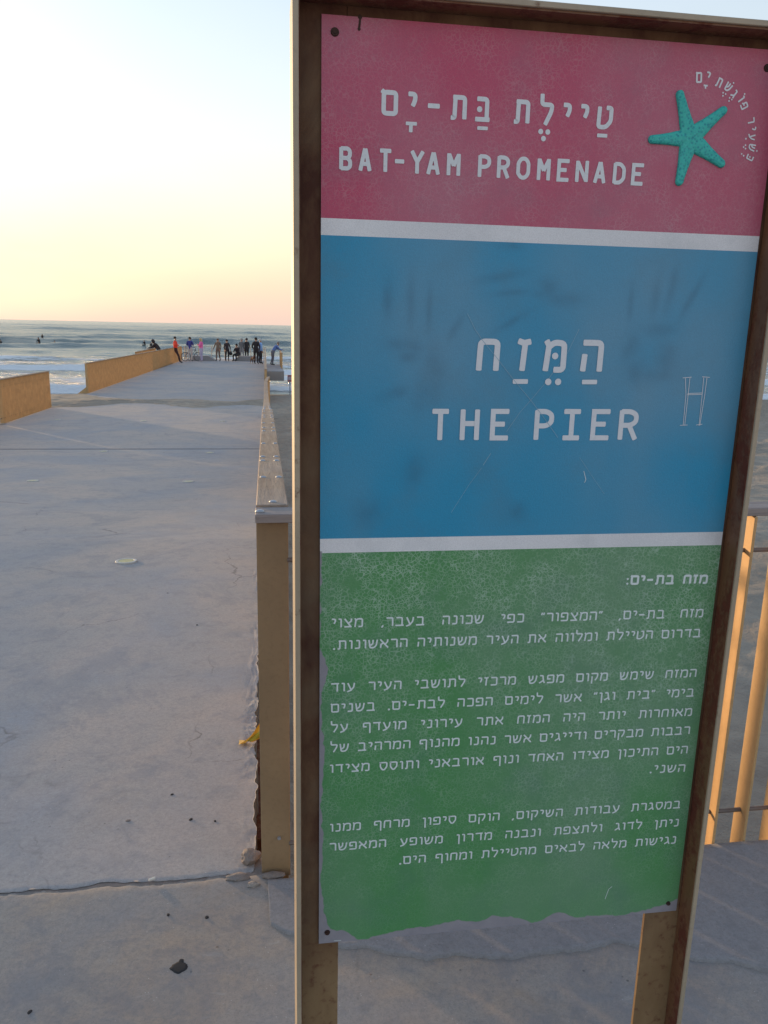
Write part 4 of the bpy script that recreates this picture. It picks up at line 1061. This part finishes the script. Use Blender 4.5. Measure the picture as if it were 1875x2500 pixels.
def person(loc, face, height, label, top, bottom, hair, shoe=(.03, .03, .03), pose=None, hood=False, long_hair=False, skirt=False, group='people on the pier', width=1.14, cat='person'):
    """face: degrees the figure turns clockwise from looking out to sea"""
    J = {k: (Vector(v[0]), v[1]) for k, v in BONES.items()}
    for k, v in (pose or {}).items(): J[k] = (Vector(v), J[k][1])
    for k in list(J): 
        if width != 1.0 and k in ('pelvis', 'waist', 'chest', 'hi_l', 'hi_r', 'sh_l', 'sh_r', 'el_l', 'el_r'): J[k] = (J[k][0], J[k][1] * width)
    me = skinned(J, EDGES, 'pelvis')
    mats = [cloth(top), cloth(bottom), M['skin'], cloth(shoe)]
    for m in mats: me.materials.append(m)
    code = {'t': 0, 'b': 1, 's': 2, 'f': 3}
    segs = [(J[a][0], J[b][0], code[c]) for a, b, c in EDGES]
    for p in me.polygons:
        c = p.center; best = min(segs, key=lambda q: seg_dist(c, q[0], q[1])); p.material_index = best[2]
    bm = bmesh.new(); bm.from_mesh(me)
    # torso is wider than deep
    # fingers, thumb, nose, ears
    def cone(a, b, r0, r1, mi):
        mb = MB().tube(a, b, r0, r1, 5); vs_ = [bm.verts.new(q) for q in mb.v]
        for fc in mb.f:
            ff = bm.faces.new([vs_[q] for q in fc]); ff.material_index = mi; ff.smooth = True
    for sd in ('l', 'r'):
        wv, hv = J['wr_' + sd][0], J['ha_' + sd][0]; d = (hv - wv).normalized(); side = d.cross(Vector((0, 0, 1)))
        side = side.normalized() if side.length > .1 else Vector((0, 1, 0)); curl = d.cross(side).normalized()
        for q, ln in zip((-.024, -.008, .008, .024), (.060, .072, .068, .054)):
            m_ = hv + side * q + d * (.02 + ln * .55); cone(hv + side * q * .8, m_, .0095, .0085, 2); cone(m_, m_ + d * ln * .35 + curl * ln * .3, .0085, .006, 2)
        cone(wv.lerp(hv, .55) + curl * .012, hv + curl * .035 + d * .012, .011, .008, 2)
    jw, sk = J['jaw'][0], J['skull'][0]; upv = (sk - J['neck'][0]).normalized(); fw = Vector((0, 1, 0)); fw = (fw - upv * fw.dot(upv)).normalized(); rt = fw.cross(upv)
    mid = jw.lerp(sk, .45)
    cone(mid + fw * .07 + upv * .012, mid + fw * .105 - upv * .012, .009, .013, 2)
    for q in (-1, 1):
        cone(mid + rt * q * .075 - upv * .02, mid + rt * q * .09 + upv * .03, .012, .016, 2)
    bm.to_mesh(me); bm.free()
    sc = height / 1.725
    root = thing('person', loc, label, cat, group, -math.radians(face)); root.scale = (sc, sc, sc)
    me.name = 'body'; body = link('body', me, root)
    # hair or hood: a cap over the skull, open towards the face
    hb = bmesh.new(); bmesh.ops.create_icosphere(hb, subdivisions=3, radius=1)
    R = .118 if hood else .104; cen = sk + upv * (.005 if hood else .012)
    for q in hb.verts:
        p = q.co.copy(); dirn = rt * p.x + fw * p.y + upv * p.z
        rr_ = R * (1 + .05 * math.sin(p.x * 9) * math.sin(p.z * 8 + p.y * 5))
        q.co = cen + dirn * rr_ - fw * (.012 if not hood else .02)
        if hood and p.z < -.2: q.co -= upv * .05
        if long_hair and p.z < -.1 and p.y < .1: q.co = q.co - upv * .13 * min(1, -p.z + .1) - fw * .015
    kill = [q for q in hb.faces if (lambda c: (c - cen).dot(fw) > (.035 if (c - cen).dot(upv) < .055 else .09) or (not long_hair and not hood and (c - cen).dot(upv) < -.055))(q.calc_center_median())]
    bmesh.ops.delete(hb, geom=kill, context='FACES')
    hm = bpy.data.meshes.new('hair'); hb.to_mesh(hm); hb.free(); hm.materials.append(cloth(hair))
    hm.polygons.foreach_set('use_smooth', [True] * len(hm.polygons))
    link('hood' if hood else 'hair', hm, root)
    return root

def zd(y): return float(deck_z(y))
FOLD = {'el_l': (-.235, .05, 1.15), 'wr_l': (-.02, .20, 1.17), 'ha_l': (.06, .19, 1.18), 'el_r': (.235, .05, 1.15), 'wr_r': (.03, .22, 1.20), 'ha_r': (-.05, .21, 1.21)}
PHONE = {'el_l': (-.24, .02, 1.14), 'wr_l': (-.09, .22, 1.22), 'ha_l': (-.04, .27, 1.26), 'el_r': (.24, .02, 1.14), 'wr_r': (.09, .22, 1.24), 'ha_r': (.04, .27, 1.28), 'skull': (0, .045, 1.63), 'jaw': (0, .055, 1.545)}
lean = dict(FOLD); lean.update({'an_l': (-.09, .24, .09), 'to_l': (-.10, .40, .04), 'an_r': (.09, .30, .09), 'to_r': (.10, .46, .04), 'kn_l': (-.10, .16, .49), 'kn_r': (.10, .20, .49), 'pelvis': (0, .02, .93)})
person((-6.12, 57.1, zd(57.1)), 90, 1.76, 'man in a red jacket and black trousers leaning back against the left railing', (.85, .06, .03), (.04, .02, .025), (.03, .02, .015), pose=lean)
person((-5.40, 60.0, zd(60)), 10, 1.73, 'man in a dark blue jacket and pale grey trousers standing with a bicycle', (.045, .05, .24), (.50, .46, .44), (.03, .025, .02), pose=PHONE, width=1.12)
person((-4.59, 59.9, zd(59.9)), 285, 1.67, 'woman in a pink jacket and lilac trousers beside the man with the bicycle', (.80, .16, .40), (.48, .42, .58), (.50, .38, .22), pose=PHONE, long_hair=True, shoe=(.4, .36, .4))
walk = {'el_l': (-.27, .02, 1.14), 'wr_l': (-.36, .10, .92), 'ha_l': (-.40, .12, .85), 'kn_l': (-.10, .10, .49), 'an_l': (-.10, .10, .09), 'to_l': (-.11, .27, .04), 'kn_r': (.10, .02, .49), 'an_r': (.10, -.14, .10), 'to_r': (.11, .02, .04)}
person((-3.45, 61.0, zd(61)), 200, 1.66, 'person in plain brown hooded clothes walking with one arm held out', (.20, .14, .10), (.18, .12, .095), (.30, .26, .23), pose={('%s_%s' % (k[:2], 'r' if k[3] == 'l' else 'l')): (-v[0], v[1], v[2]) for k, v in walk.items()}, width=1.1)
person((-2.80, 61.0, zd(61)), 170, 1.58, 'person in a dark jacket and leggings carrying a round black bag', (.035, .025, .03), (.03, .025, .03), (.05, .035, .03), pose={'wr_l': (-.26, .02, .90), 'ha_l': (-.27, .03, .82), 'el_l': (-.26, -.02, 1.13)}, width=1.12)
sit = {'pelvis': (0, 0, .52), 'waist': (0, .03, .67), 'chest': (0, .08, .84), 'collar': (0, .12, .98), 'neck': (0, .14, 1.05), 'jaw': (0, .18, 1.11), 'skull': (0, .18, 1.195),
       'sh_l': (-.165, .11, .96), 'el_l': (-.23, .22, .74), 'wr_l': (-.12, .40, .66), 'ha_l': (-.07, .46, .66), 'sh_r': (.165, .11, .96), 'el_r': (.23, .22, .74), 'wr_r': (.12, .40, .66), 'ha_r': (.07, .46, .66),
       'hi_l': (-.10, .06, .50), 'kn_l': (-.14, .44, .50), 'an_l': (-.13, .42, .09), 'to_l': (-.14, .58, .04), 'hi_r': (.10, .06, .50), 'kn_r': (.14, .44, .50), 'an_r': (.13, .42, .09), 'to_r': (.14, .58, .04)}
person((-2.02, 61.88, zd(61.9) - .02), 215, 1.72, 'person in black sitting hunched on the low concrete block', (.03, .022, .026), (.03, .024, .026), (.025, .02, .02), pose=sit, width=1.2)
person((-1.78, 63.3, zd(63.3)), 20, 1.66, 'grey-haired person in a grey jacket standing at the end wires', (.15, .15, .16), (.25, .25, .27), (.35, .33, .32))
person((-1.40, 63.35, zd(63.3)), 330, 1.68, 'person in a black puffy jacket and black leggings at the end wires', (.03, .028, .032), (.025, .025, .03), (.05, .04, .04), width=1.15)
pock = {'el_l': (-.27, -.06, 1.15), 'wr_l': (-.19, .08, .98), 'ha_l': (-.15, .12, .95), 'el_r': (.27, -.06, 1.15), 'wr_r': (.19, .08, .98), 'ha_r': (.15, .12, .95)}
person((-.62, 57.1, zd(57.1)), 20, 1.81, 'tall broad man in black standing next to a brown dog', (.025, .022, .026), (.025, .02, .024), (.03, .025, .02), pose=pock, width=1.22)
person((-.33, 57.7, zd(57.7)), 60, 1.72, 'grey-haired man in a light blue shirt beside the tall man in black', (.26, .46, .85), (.035, .035, .05), (.50, .48, .46))
leanf = {'waist': (0, .10, 1.08), 'chest': (0, .22, 1.20), 'collar': (0, .31, 1.31), 'neck': (0, .36, 1.36), 'jaw': (0, .41, 1.40), 'skull': (0, .42, 1.485), 'sh_l': (-.165, .28, 1.28), 'sh_r': (.165, .28, 1.28),
         'el_l': (-.20, .46, 1.08), 'wr_l': (-.15, .68, 1.05), 'ha_l': (-.13, .76, 1.05), 'el_r': (.20, .46, 1.08), 'wr_r': (.15, .68, 1.05), 'ha_r': (.13, .76, 1.05), 'an_l': (-.11, -.12, .09), 'to_l': (-.12, .05, .04), 'an_r': (.11, -.05, .09), 'to_r': (.12, .12, .04)}
person((.50, 54.2, zp), 75, 1.66, 'man in a blue jacket and grey trousers leaning forward on the platform railing', (.10, .17, .42), (.13, .14, .18), (.20, .16, .14), pose=leanf)
person((-6.62, 52.6, zp), 275, 1.70, 'hooded person in black leaning on the outer railing beyond the left wall', (.035, .026, .03), (.03, .03, .03), (.035, .026, .03), pose=leanf, hood=True, width=1.15)

# round bag in the hand
bag = thing('round_bag', (-2.53, 60.93, zd(61) + .44), 'round black bag hanging from a hand', 'bag')
b = MB().ball((-2.53, 60.93, zd(61) + .58), .135, 16, 10, 1.0).build('pouch', cloth((.02, .018, .02)), bag, True)
MB().path([(-2.53 + .07 * math.cos(a), 60.93, zd(61) + .69 + .07 * math.sin(a)) for a in np.linspace(0, math.pi, 8)], .010, 6).build('handle', cloth((.02, .018, .02)), bag)

# dog
DJ = {'hip': ((0, -.24, .44), .085), 'belly': ((0, -.02, .43), .088), 'chest': ((0, .20, .44), .110), 'neck': ((0, .31, .56), .066), 'head': ((0, .40, .64), .070), 'nose': ((0, .53, .61), .034),
      'tl1': ((0, -.34, .50), .026), 'tl2': ((0, -.44, .62), .016),
      'fl': ((-.085, .20, .32), .045), 'fl2': ((-.085, .19, .17), .027), 'fl3': ((-.085, .20, .03), .024), 'flp': ((-.085, .25, .02), .024),
      'fr': ((.085, .20, .32), .045), 'fr2': ((.085, .19, .17), .027), 'fr3': ((.085, .20, .03), .024), 'frp': ((.085, .25, .02), .024),
      'hl': ((-.085, -.18, .33), .055), 'hl2': ((-.09, -.30, .17), .026), 'hl3': ((-.09, -.27, .03), .023), 'hlp': ((-.09, -.21, .02), .024),
      'hr': ((.085, -.18, .33), .055), 'hr2': ((.09, -.30, .17), .026), 'hr3': ((.09, -.27, .03), .023), 'hrp': ((.09, -.21, .02), .024)}
DE = [('hip', 'belly'), ('belly', 'chest'), ('chest', 'neck'), ('neck', 'head'), ('head', 'nose'), ('hip', 'tl1'), ('tl1', 'tl2')]
for q, h in (('fl', 'chest'), ('fr', 'chest'), ('hl', 'hip'), ('hr', 'hip')): DE += [(h, q), (q, q + '2'), (q + '2', q + '3'), (q + '3', q + 'p')]
dm = skinned(DJ, DE, 'belly')
for m in (cloth((.12, .05, .03)), cloth((.55, .48, .42))): dm.materials.append(m)
for p in dm.polygons: p.material_index = 1 if (p.center.z < .10 or (p.center.y > .2 and p.center.z < .42 and abs(p.center.x) < .05)) else 0
dog = thing('dog', (-.86, 57.25, zd(57.2)), 'brown and white dog standing at the feet of the tall man in black', 'dog', None, math.radians(200)); dog.scale = (.9, .9, .9)
dm.name = 'body'; link('body', dm, dog)
for sd in (-1, 1):
    mesh_obj('ear', [(sd * .045, .38, .69), (sd * .075, .36, .68), (sd * .085, .40, .60), (sd * .06, .41, .61), (sd * .05, .39, .64)], [(0, 1, 2, 3, 4)], dm.materials[0]).parent = dog

# bicycle (built along +Y, then turned)
bk = thing('bicycle', (-5.36, 60.45, zd(60.4)), 'dark bicycle standing beside the man in the blue jacket', 'bicycle', None, math.radians(-58))
M['tyre'] = plain('rubber', (.02, .02, .02), .8); M['bike'] = plain('bike paint', (.05, .05, .06), .4)
def ring(c, R, r, n=26, m=6):
    mb = MB()
    v, f = [], []
    for a in range(n):
        t_ = 2 * math.pi * a / n
        for b_ in range(m):
            p_ = 2 * math.pi * b_ / m; rr_ = R + r * math.cos(p_); v.append((c[0] + r * math.sin(p_), c[1] + rr_ * math.cos(t_), c[2] + rr_ * math.sin(t_)))
    for a in range(n):
        for b_ in range(m): f.append((a * m + b_, ((a + 1) % n) * m + b_, ((a + 1) % n) * m + (b_ + 1) % m, a * m + (b_ + 1) % m))
    return mb.add(v, f)
def local(mb, name, mat, par): 
    me = unit_mesh(name, mb, mat); return link(name, me, par)
for cy in (-.50, .52):
    wl_ = local(ring((0, cy, .33), .31, .020), 'wheel', M['tyre'], bk)
    local(ring((0, cy, .33), .285, .010), 'rim', M['bolt'], wl_)
    sp = MB()
    for q in range(12): a = math.pi * q / 6; sp.tube((0, cy, .33), (0, cy + .28 * math.cos(a), .33 + .28 * math.sin(a)), .003, .003, 4)
    local(sp, 'spokes', M['bolt'], wl_)
fm = MB(); A, B_, C_, D_, E_ = (0, -.50, .33), (0, -.06, .30), (0, -.18, .80), (0, .36, .82), (0, .52, .33)
for a, b_ in ((A, B_), (A, C_), (B_, C_), (B_, D_), (C_, D_), (D_, E_), (D_, (0, .33, .98))): fm.tube(a, b_, .018, .018, 7)
local(fm, 'frame', M['bike'], bk)
local(MB().bbox(-.07, .07, -.32, -.06, .88, .93, .02), 'saddle', M['tyre'], bk); local(MB().tube(C_, (0, -.20, .90), .014), 'seat_post', M['bolt'], bk)
local(MB().path([(-.28, .26, 1.0), (-.1, .34, 1.0), (.1, .34, 1.0), (.28, .26, 1.0)], .013), 'handlebar', M['bike'], bk)
local(MB().tube((-.09, -.06, .30), (.09, -.06, .30), .02).tube((.09, -.06, .30), (.09, .09, .24), .012).tube((-.09, -.06, .30), (-.09, -.21, .36), .012), 'crank', M['bolt'], bk)

# surfers waiting on their boards
def sea_at(x, y): return float(sea_fn(np.array([[x]]), np.array([[y]]))[0][0, 0])
sit_b = {'pelvis': (0, 0, .95), 'kn_l': (-.30, .36, .80), 'an_l': (-.32, .30, .40), 'to_l': (-.33, .42, .32), 'kn_r': (.30, .36, .80), 'an_r': (.32, .30, .40), 'to_r': (.33, .42, .32), 'waist': (0, .05, 1.08), 'chest': (0, .10, 1.24),
         'collar': (0, .14, 1.38), 'neck': (0, .16, 1.44), 'jaw': (0, .20, 1.50), 'skull': (0, .19, 1.585), 'sh_l': (-.165, .12, 1.35), 'sh_r': (.165, .12, 1.35), 'el_l': (-.24, .22, 1.12), 'wr_l': (-.18, .40, 1.0), 'ha_l': (-.16, .46, .96), 'el_r': (.24, .22, 1.12), 'wr_r': (.18, .40, 1.0), 'ha_r': (.16, .46, .96)}
SURF = [((96.5, 836), 'surfer in a black wetsuit paddling before a rising wave', 200, 1.3), ((104, 829), 'surfer in a black wetsuit just behind the paddling surfer', 160, 1.0), ((133, 835), 'lone surfer in black sitting between two waves', 150, 1.0),
        ((3, 837), 'surfer in black sitting low in the trough of the long dark wave', 190, 1.0), ((354, 842), 'surfer in black near the tip of the left railing', 210, 1.0), ((369, 844), 'surfer in black close to the hooded person on the railing', 170, 1.0)]
for (px, py), lb, fc, sc in SURF:
    q = at_z(px, py + 4, SEA + .35); zz = sea_at(q.x, q.y)
    pr = person((q.x, q.y, zz - .78), fc, 1.75 * sc, lb, (.018, .018, .022), (.018, .018, .022), (.03, .025, .02), pose=sit_b, group='surfers waiting in the water', cat='person')
    bd = thing('surfboard', (q.x, q.y, zz), 'pale surfboard under ' + lb.split(' in ')[0] + ' ' + ' '.join(lb.split(' ')[-5:]), 'surfboard', 'surfboards in the water', -math.radians(fc))
    mb = MB(); n_ = 14; v, f = [], []
    for a in range(n_ + 1):
        t_ = a / n_; y_ = -1.0 + 2.1 * t_; w_ = .26 * math.sin(math.pi * min(1, t_ * .93 + .05)) ** .6; zc = .02 + .10 * max(0, t_ - .7) ** 1.5 * 3
        for dx, dz in ((-1, 0), (-.6, .035), (.6, .035), (1, 0), (.6, -.035), (-.6, -.035)): v.append((dx * w_, y_, zc + dz + .06))
    for a in range(n_):
        for b_ in range(6): f.append((a * 6 + b_, a * 6 + (b_ + 1) % 6, a * 6 + 6 + (b_ + 1) % 6, a * 6 + 6 + b_))
    f += [tuple(range(6)), tuple(n_ * 6 + b_ for b_ in range(5, -1, -1))]
    mb.add(v, f); local(mb, 'board', plain('board', (.55, .55, .50), .4), bd)
    local(MB().bbox(-.005, .005, -.95, -.82, -.07, .05, .001), 'fin', M['tyre'], bd)

# beach warning sign on its pole
bs = thing('beach_sign', (1.556, 51.34, float(beach_z(np.array(1.556), np.array(51.34)))), 'small pale red warning board on a thin pole at the waterline', 'sign')
zb = bs.location.z; ztop = at_y(708, 916, 51.34).z
MB().tube((1.556, 51.34, zb - .3), (1.556, 51.34, ztop), .028, .028, 8).build('pole', plain('pole', (.16, .20, .32), .5, .3), bs)
MB().bbox(1.40, 1.86, 51.29, 51.31, ztop - .42, ztop + .02, .004).build('board', plain('faded red board', (.42, .17, .20), .5), bs)
MB().box(1.44, 1.82, 51.286, 51.289, ztop - .30, ztop - .10).build('face', plain('faded white', (.5, .42, .5), .5), bs)

# ------------------------------------------------------------------ small things on the deck and promenade
M['lamp_ring'] = plain('lamp ring', (.50, .49, .46), .55, .2, .25, 60); M['lamp_lens'] = plain('dusty yellow lens', (.52, .47, .24), .6, 0, .3, 40)
for k, (x, y) in enumerate([(-.998, 5.595), (-3.05, 5.7), (-1.034, 10.61), (-3.062, 10.81), (-1.028, 14.68), (-2.949, 14.89), (-1.104, 20.62), (-3.072, 20.64), (-5.199, 20.85), (-5.1, 14.95), (-5.1, 10.9)]):
    z = zd(y); lt = thing('deck_lamp', (x, y, z), 'round yellowish lamp cover set in the smooth deck by itself' if k == 0 else 'small pale round lamp cover set flush in the deck', 'deck lamp', None if k == 0 else 'lamp covers set in the deck')
    sl = float(deck_z(y + .1) - deck_z(y - .1)) / .2
    lt.rotation_euler = (math.atan(sl), 0, 0)
    mb = MB(); n_ = 24; prof = [(.076, -.01), (.075, .0075), (.071, .011), (.056, .011), (.054, .0085)]
    v, f = [], []
    for r_, h_ in prof: v += [(r_ * math.cos(2 * math.pi * a / n_), r_ * math.sin(2 * math.pi * a / n_), h_) for a in range(n_)]
    for q in range(len(prof) - 1):
        f += [(q * n_ + a, q * n_ + (a + 1) % n_, (q + 1) * n_ + (a + 1) % n_, (q + 1) * n_ + a) for a in range(n_)]
    mb.add(v, f); local(mb, 'ring', M['lamp_ring'], lt)
    local(MB().tube((0, 0, -.01), (0, 0, .0095), .055, .053, 24), 'lens', M['lamp_lens'], lt)

def rock(name, c, size, mat, seed, label, cat, flat=1.0, group=None, rz=0.0):
    bm = bmesh.new(); bmesh.ops.create_icosphere(bm, subdivisions=3, radius=1)
    for q in bm.verts:
        p = q.co; a_ = float(vnoise(np.array(p.x * 1.6 + seed * 7.1), np.array(p.y * 1.6 + p.z * 1.3 + seed), seed, 3)); a2 = float(vnoise(np.array(p.x * 5 + seed), np.array(p.z * 5 + p.y * 4), seed + 3, 2))
        q.co = p * (.62 + .62 * a_ + .14 * a2)
        q.co.x *= size[0]; q.co.y *= size[1]; q.co.z *= size[2] * flat
    me = bpy.data.meshes.new(name); bm.to_mesh(me); bm.free(); me.materials.append(mat)
    o = link(name, me, None, label, cat, group); o.location = c; o.rotation_euler = (0, 0, rz); return o
q = at_z(612, 2085, .02); rock('concrete_chunk', (q.x, q.y, .012), (.030, .026, .020), M['rubble'], 3, 'broken pinkish concrete chunk against the foot of the railing end plate', 'rubble', 1, None, .5)
q = at_z(585, 2140, .0); rock('concrete_chunk', (q.x - .006, q.y - .004, .002), (.034, .015, .006), M['rubble'], 5, 'flat concrete flake lying in the deck joint left of the end plate', 'rubble')
q = at_z(668, 2135, .0); rock('concrete_chunk', (q.x, q.y - .006, .004), (.032, .015, .008), M['rubble'], 8, 'grey concrete flake directly below the railing end plate', 'rubble')
q = at_z(618, 2160, .0); rock('concrete_chunk', (q.x, q.y, .001), (.016, .012, .008), M['slab'], 11, 'small grey concrete crumb in front of the flakes by the end plate', 'rubble')
M['tar'] = plain('tar', (.028, .028, .031), .9, 0, .3, 90)
def blotch(px, py, rx, ry, seed, label):
    q = at_z(px, py, 0); v = [(q.x, q.y, .0022)]; n_ = 40
    for ring_, hz in ((.75, .0020), (1.0, .0004)):
        for a in range(n_):
            th = 2 * math.pi * a / n_; k_ = .72 + .55 * float(vnoise(np.array(2 + math.cos(th) * 1.7 + seed), np.array(3 + math.sin(th) * 1.7), seed, 4))
            v.append((q.x + rx * k_ * ring_ * math.cos(th), q.y + ry * k_ * ring_ * math.sin(th), hz))
    f = [(0, 1 + a, 1 + (a + 1) % n_) for a in range(n_)] + [(1 + a, 1 + n_ + a, 1 + n_ + (a + 1) % n_, 1 + (a + 1) % n_) for a in range(n_)]
    mesh_obj('tar_blotch', v, f, M['tar'], None, False, label, 'stain')
blotch(437, 2362, .021, .017, 4, 'dark tar blotch on the bare concrete of the promenade')
blotch(443, 2346, .006, .006, 9, 'tiny tar spot touching the large dark blotch')
blotch(505, 2240, .005, .006, 6, 'small round dark spot on the promenade below the deck joint')
for n_, (px, py, s_) in enumerate(((312, 2004, .008), (466, 2001, .007), (411, 2234, .005), (530, 2312, .003), (73, 2471, .006), (481, 1526, .007), (409, 1448, .006), (420, 1940, .006), (525, 2005, .005), (905, 2380, .003))):
    z_ = 0.0
    q = at_z(px, py, 0)
    if q.y > 1.97:
        for _ in range(30): z_ = .5 * z_ + .5 * zd(at_z(px, py, z_).y)
        q = at_z(px, py, z_)
    rock('pebble', (q.x, q.y, z_ + .001), (s_, s_ * .7, s_ * .22), M['tar'] if n_ % 3 else M['rubble'], 40 + n_, 'small dark pebble lying on the concrete', 'pebble', 1, 'pebbles scattered on the concrete', n_)
q = at_z(371, 2151, 0)
MB().tube((q.x - .008, q.y - .003, .006), (q.x + .008, q.y + .005, .006), .0035, .0032, 8).build('cigarette_butt', plain('paper', (.7, .68, .62), .8), label='white cigarette butt lying in the crack of the deck joint', cat='litter')

# yellow wrapper caught between deck edge and slats
wy = 2.72; wz = zd(wy); wr = thing('snack_wrapper', (-.075, wy, wz), 'crumpled yellow snack wrapper caught beside the railing slats', 'litter')
n_ = 14; v, f = [], []
for a in range(n_ + 1):
    for b_ in range(n_ + 1):
        s_, t_ = a / n_, b_ / n_
        x = -.115 + .115 * s_; z = wz + .004 + (.008 + .100 * s_ ** 1.5) * t_ + .02 * s_ * s_ 
        y = wy + .03 * (1 - t_) - .02 * math.sin(s_ * 3 + t_ * 2) + .006 * math.sin(s_ * 11) * math.cos(t_ * 7)
        v.append((x, y, z))
for a in range(n_):
    for b_ in range(n_): k_ = a * (n_ + 1) + b_; f.append((k_, k_ + n_ + 1, k_ + n_ + 2, k_ + 1))
M['wrap'] = plain('yellow foil', (.72, .42, .04), .35, 0, .1); M['wrap2'] = plain('green label', (.40, .40, .05), .4, 0, .1)
o = mesh_obj('foil', v, f, M['wrap'], wr, True)
v2, f2 = [], []
for a in range(4, 12):
    for b_ in range(2, 9): p = v[a * (n_ + 1) + b_]; v2.append((p[0], p[1] - .0012, p[2] + .0006))
for a in range(7):
    for b_ in range(6): k_ = a * 7 + b_; f2.append((k_, k_ + 7, k_ + 8, k_ + 1))
mesh_obj('label_patch', v2, f2, M['wrap2'], wr, True)
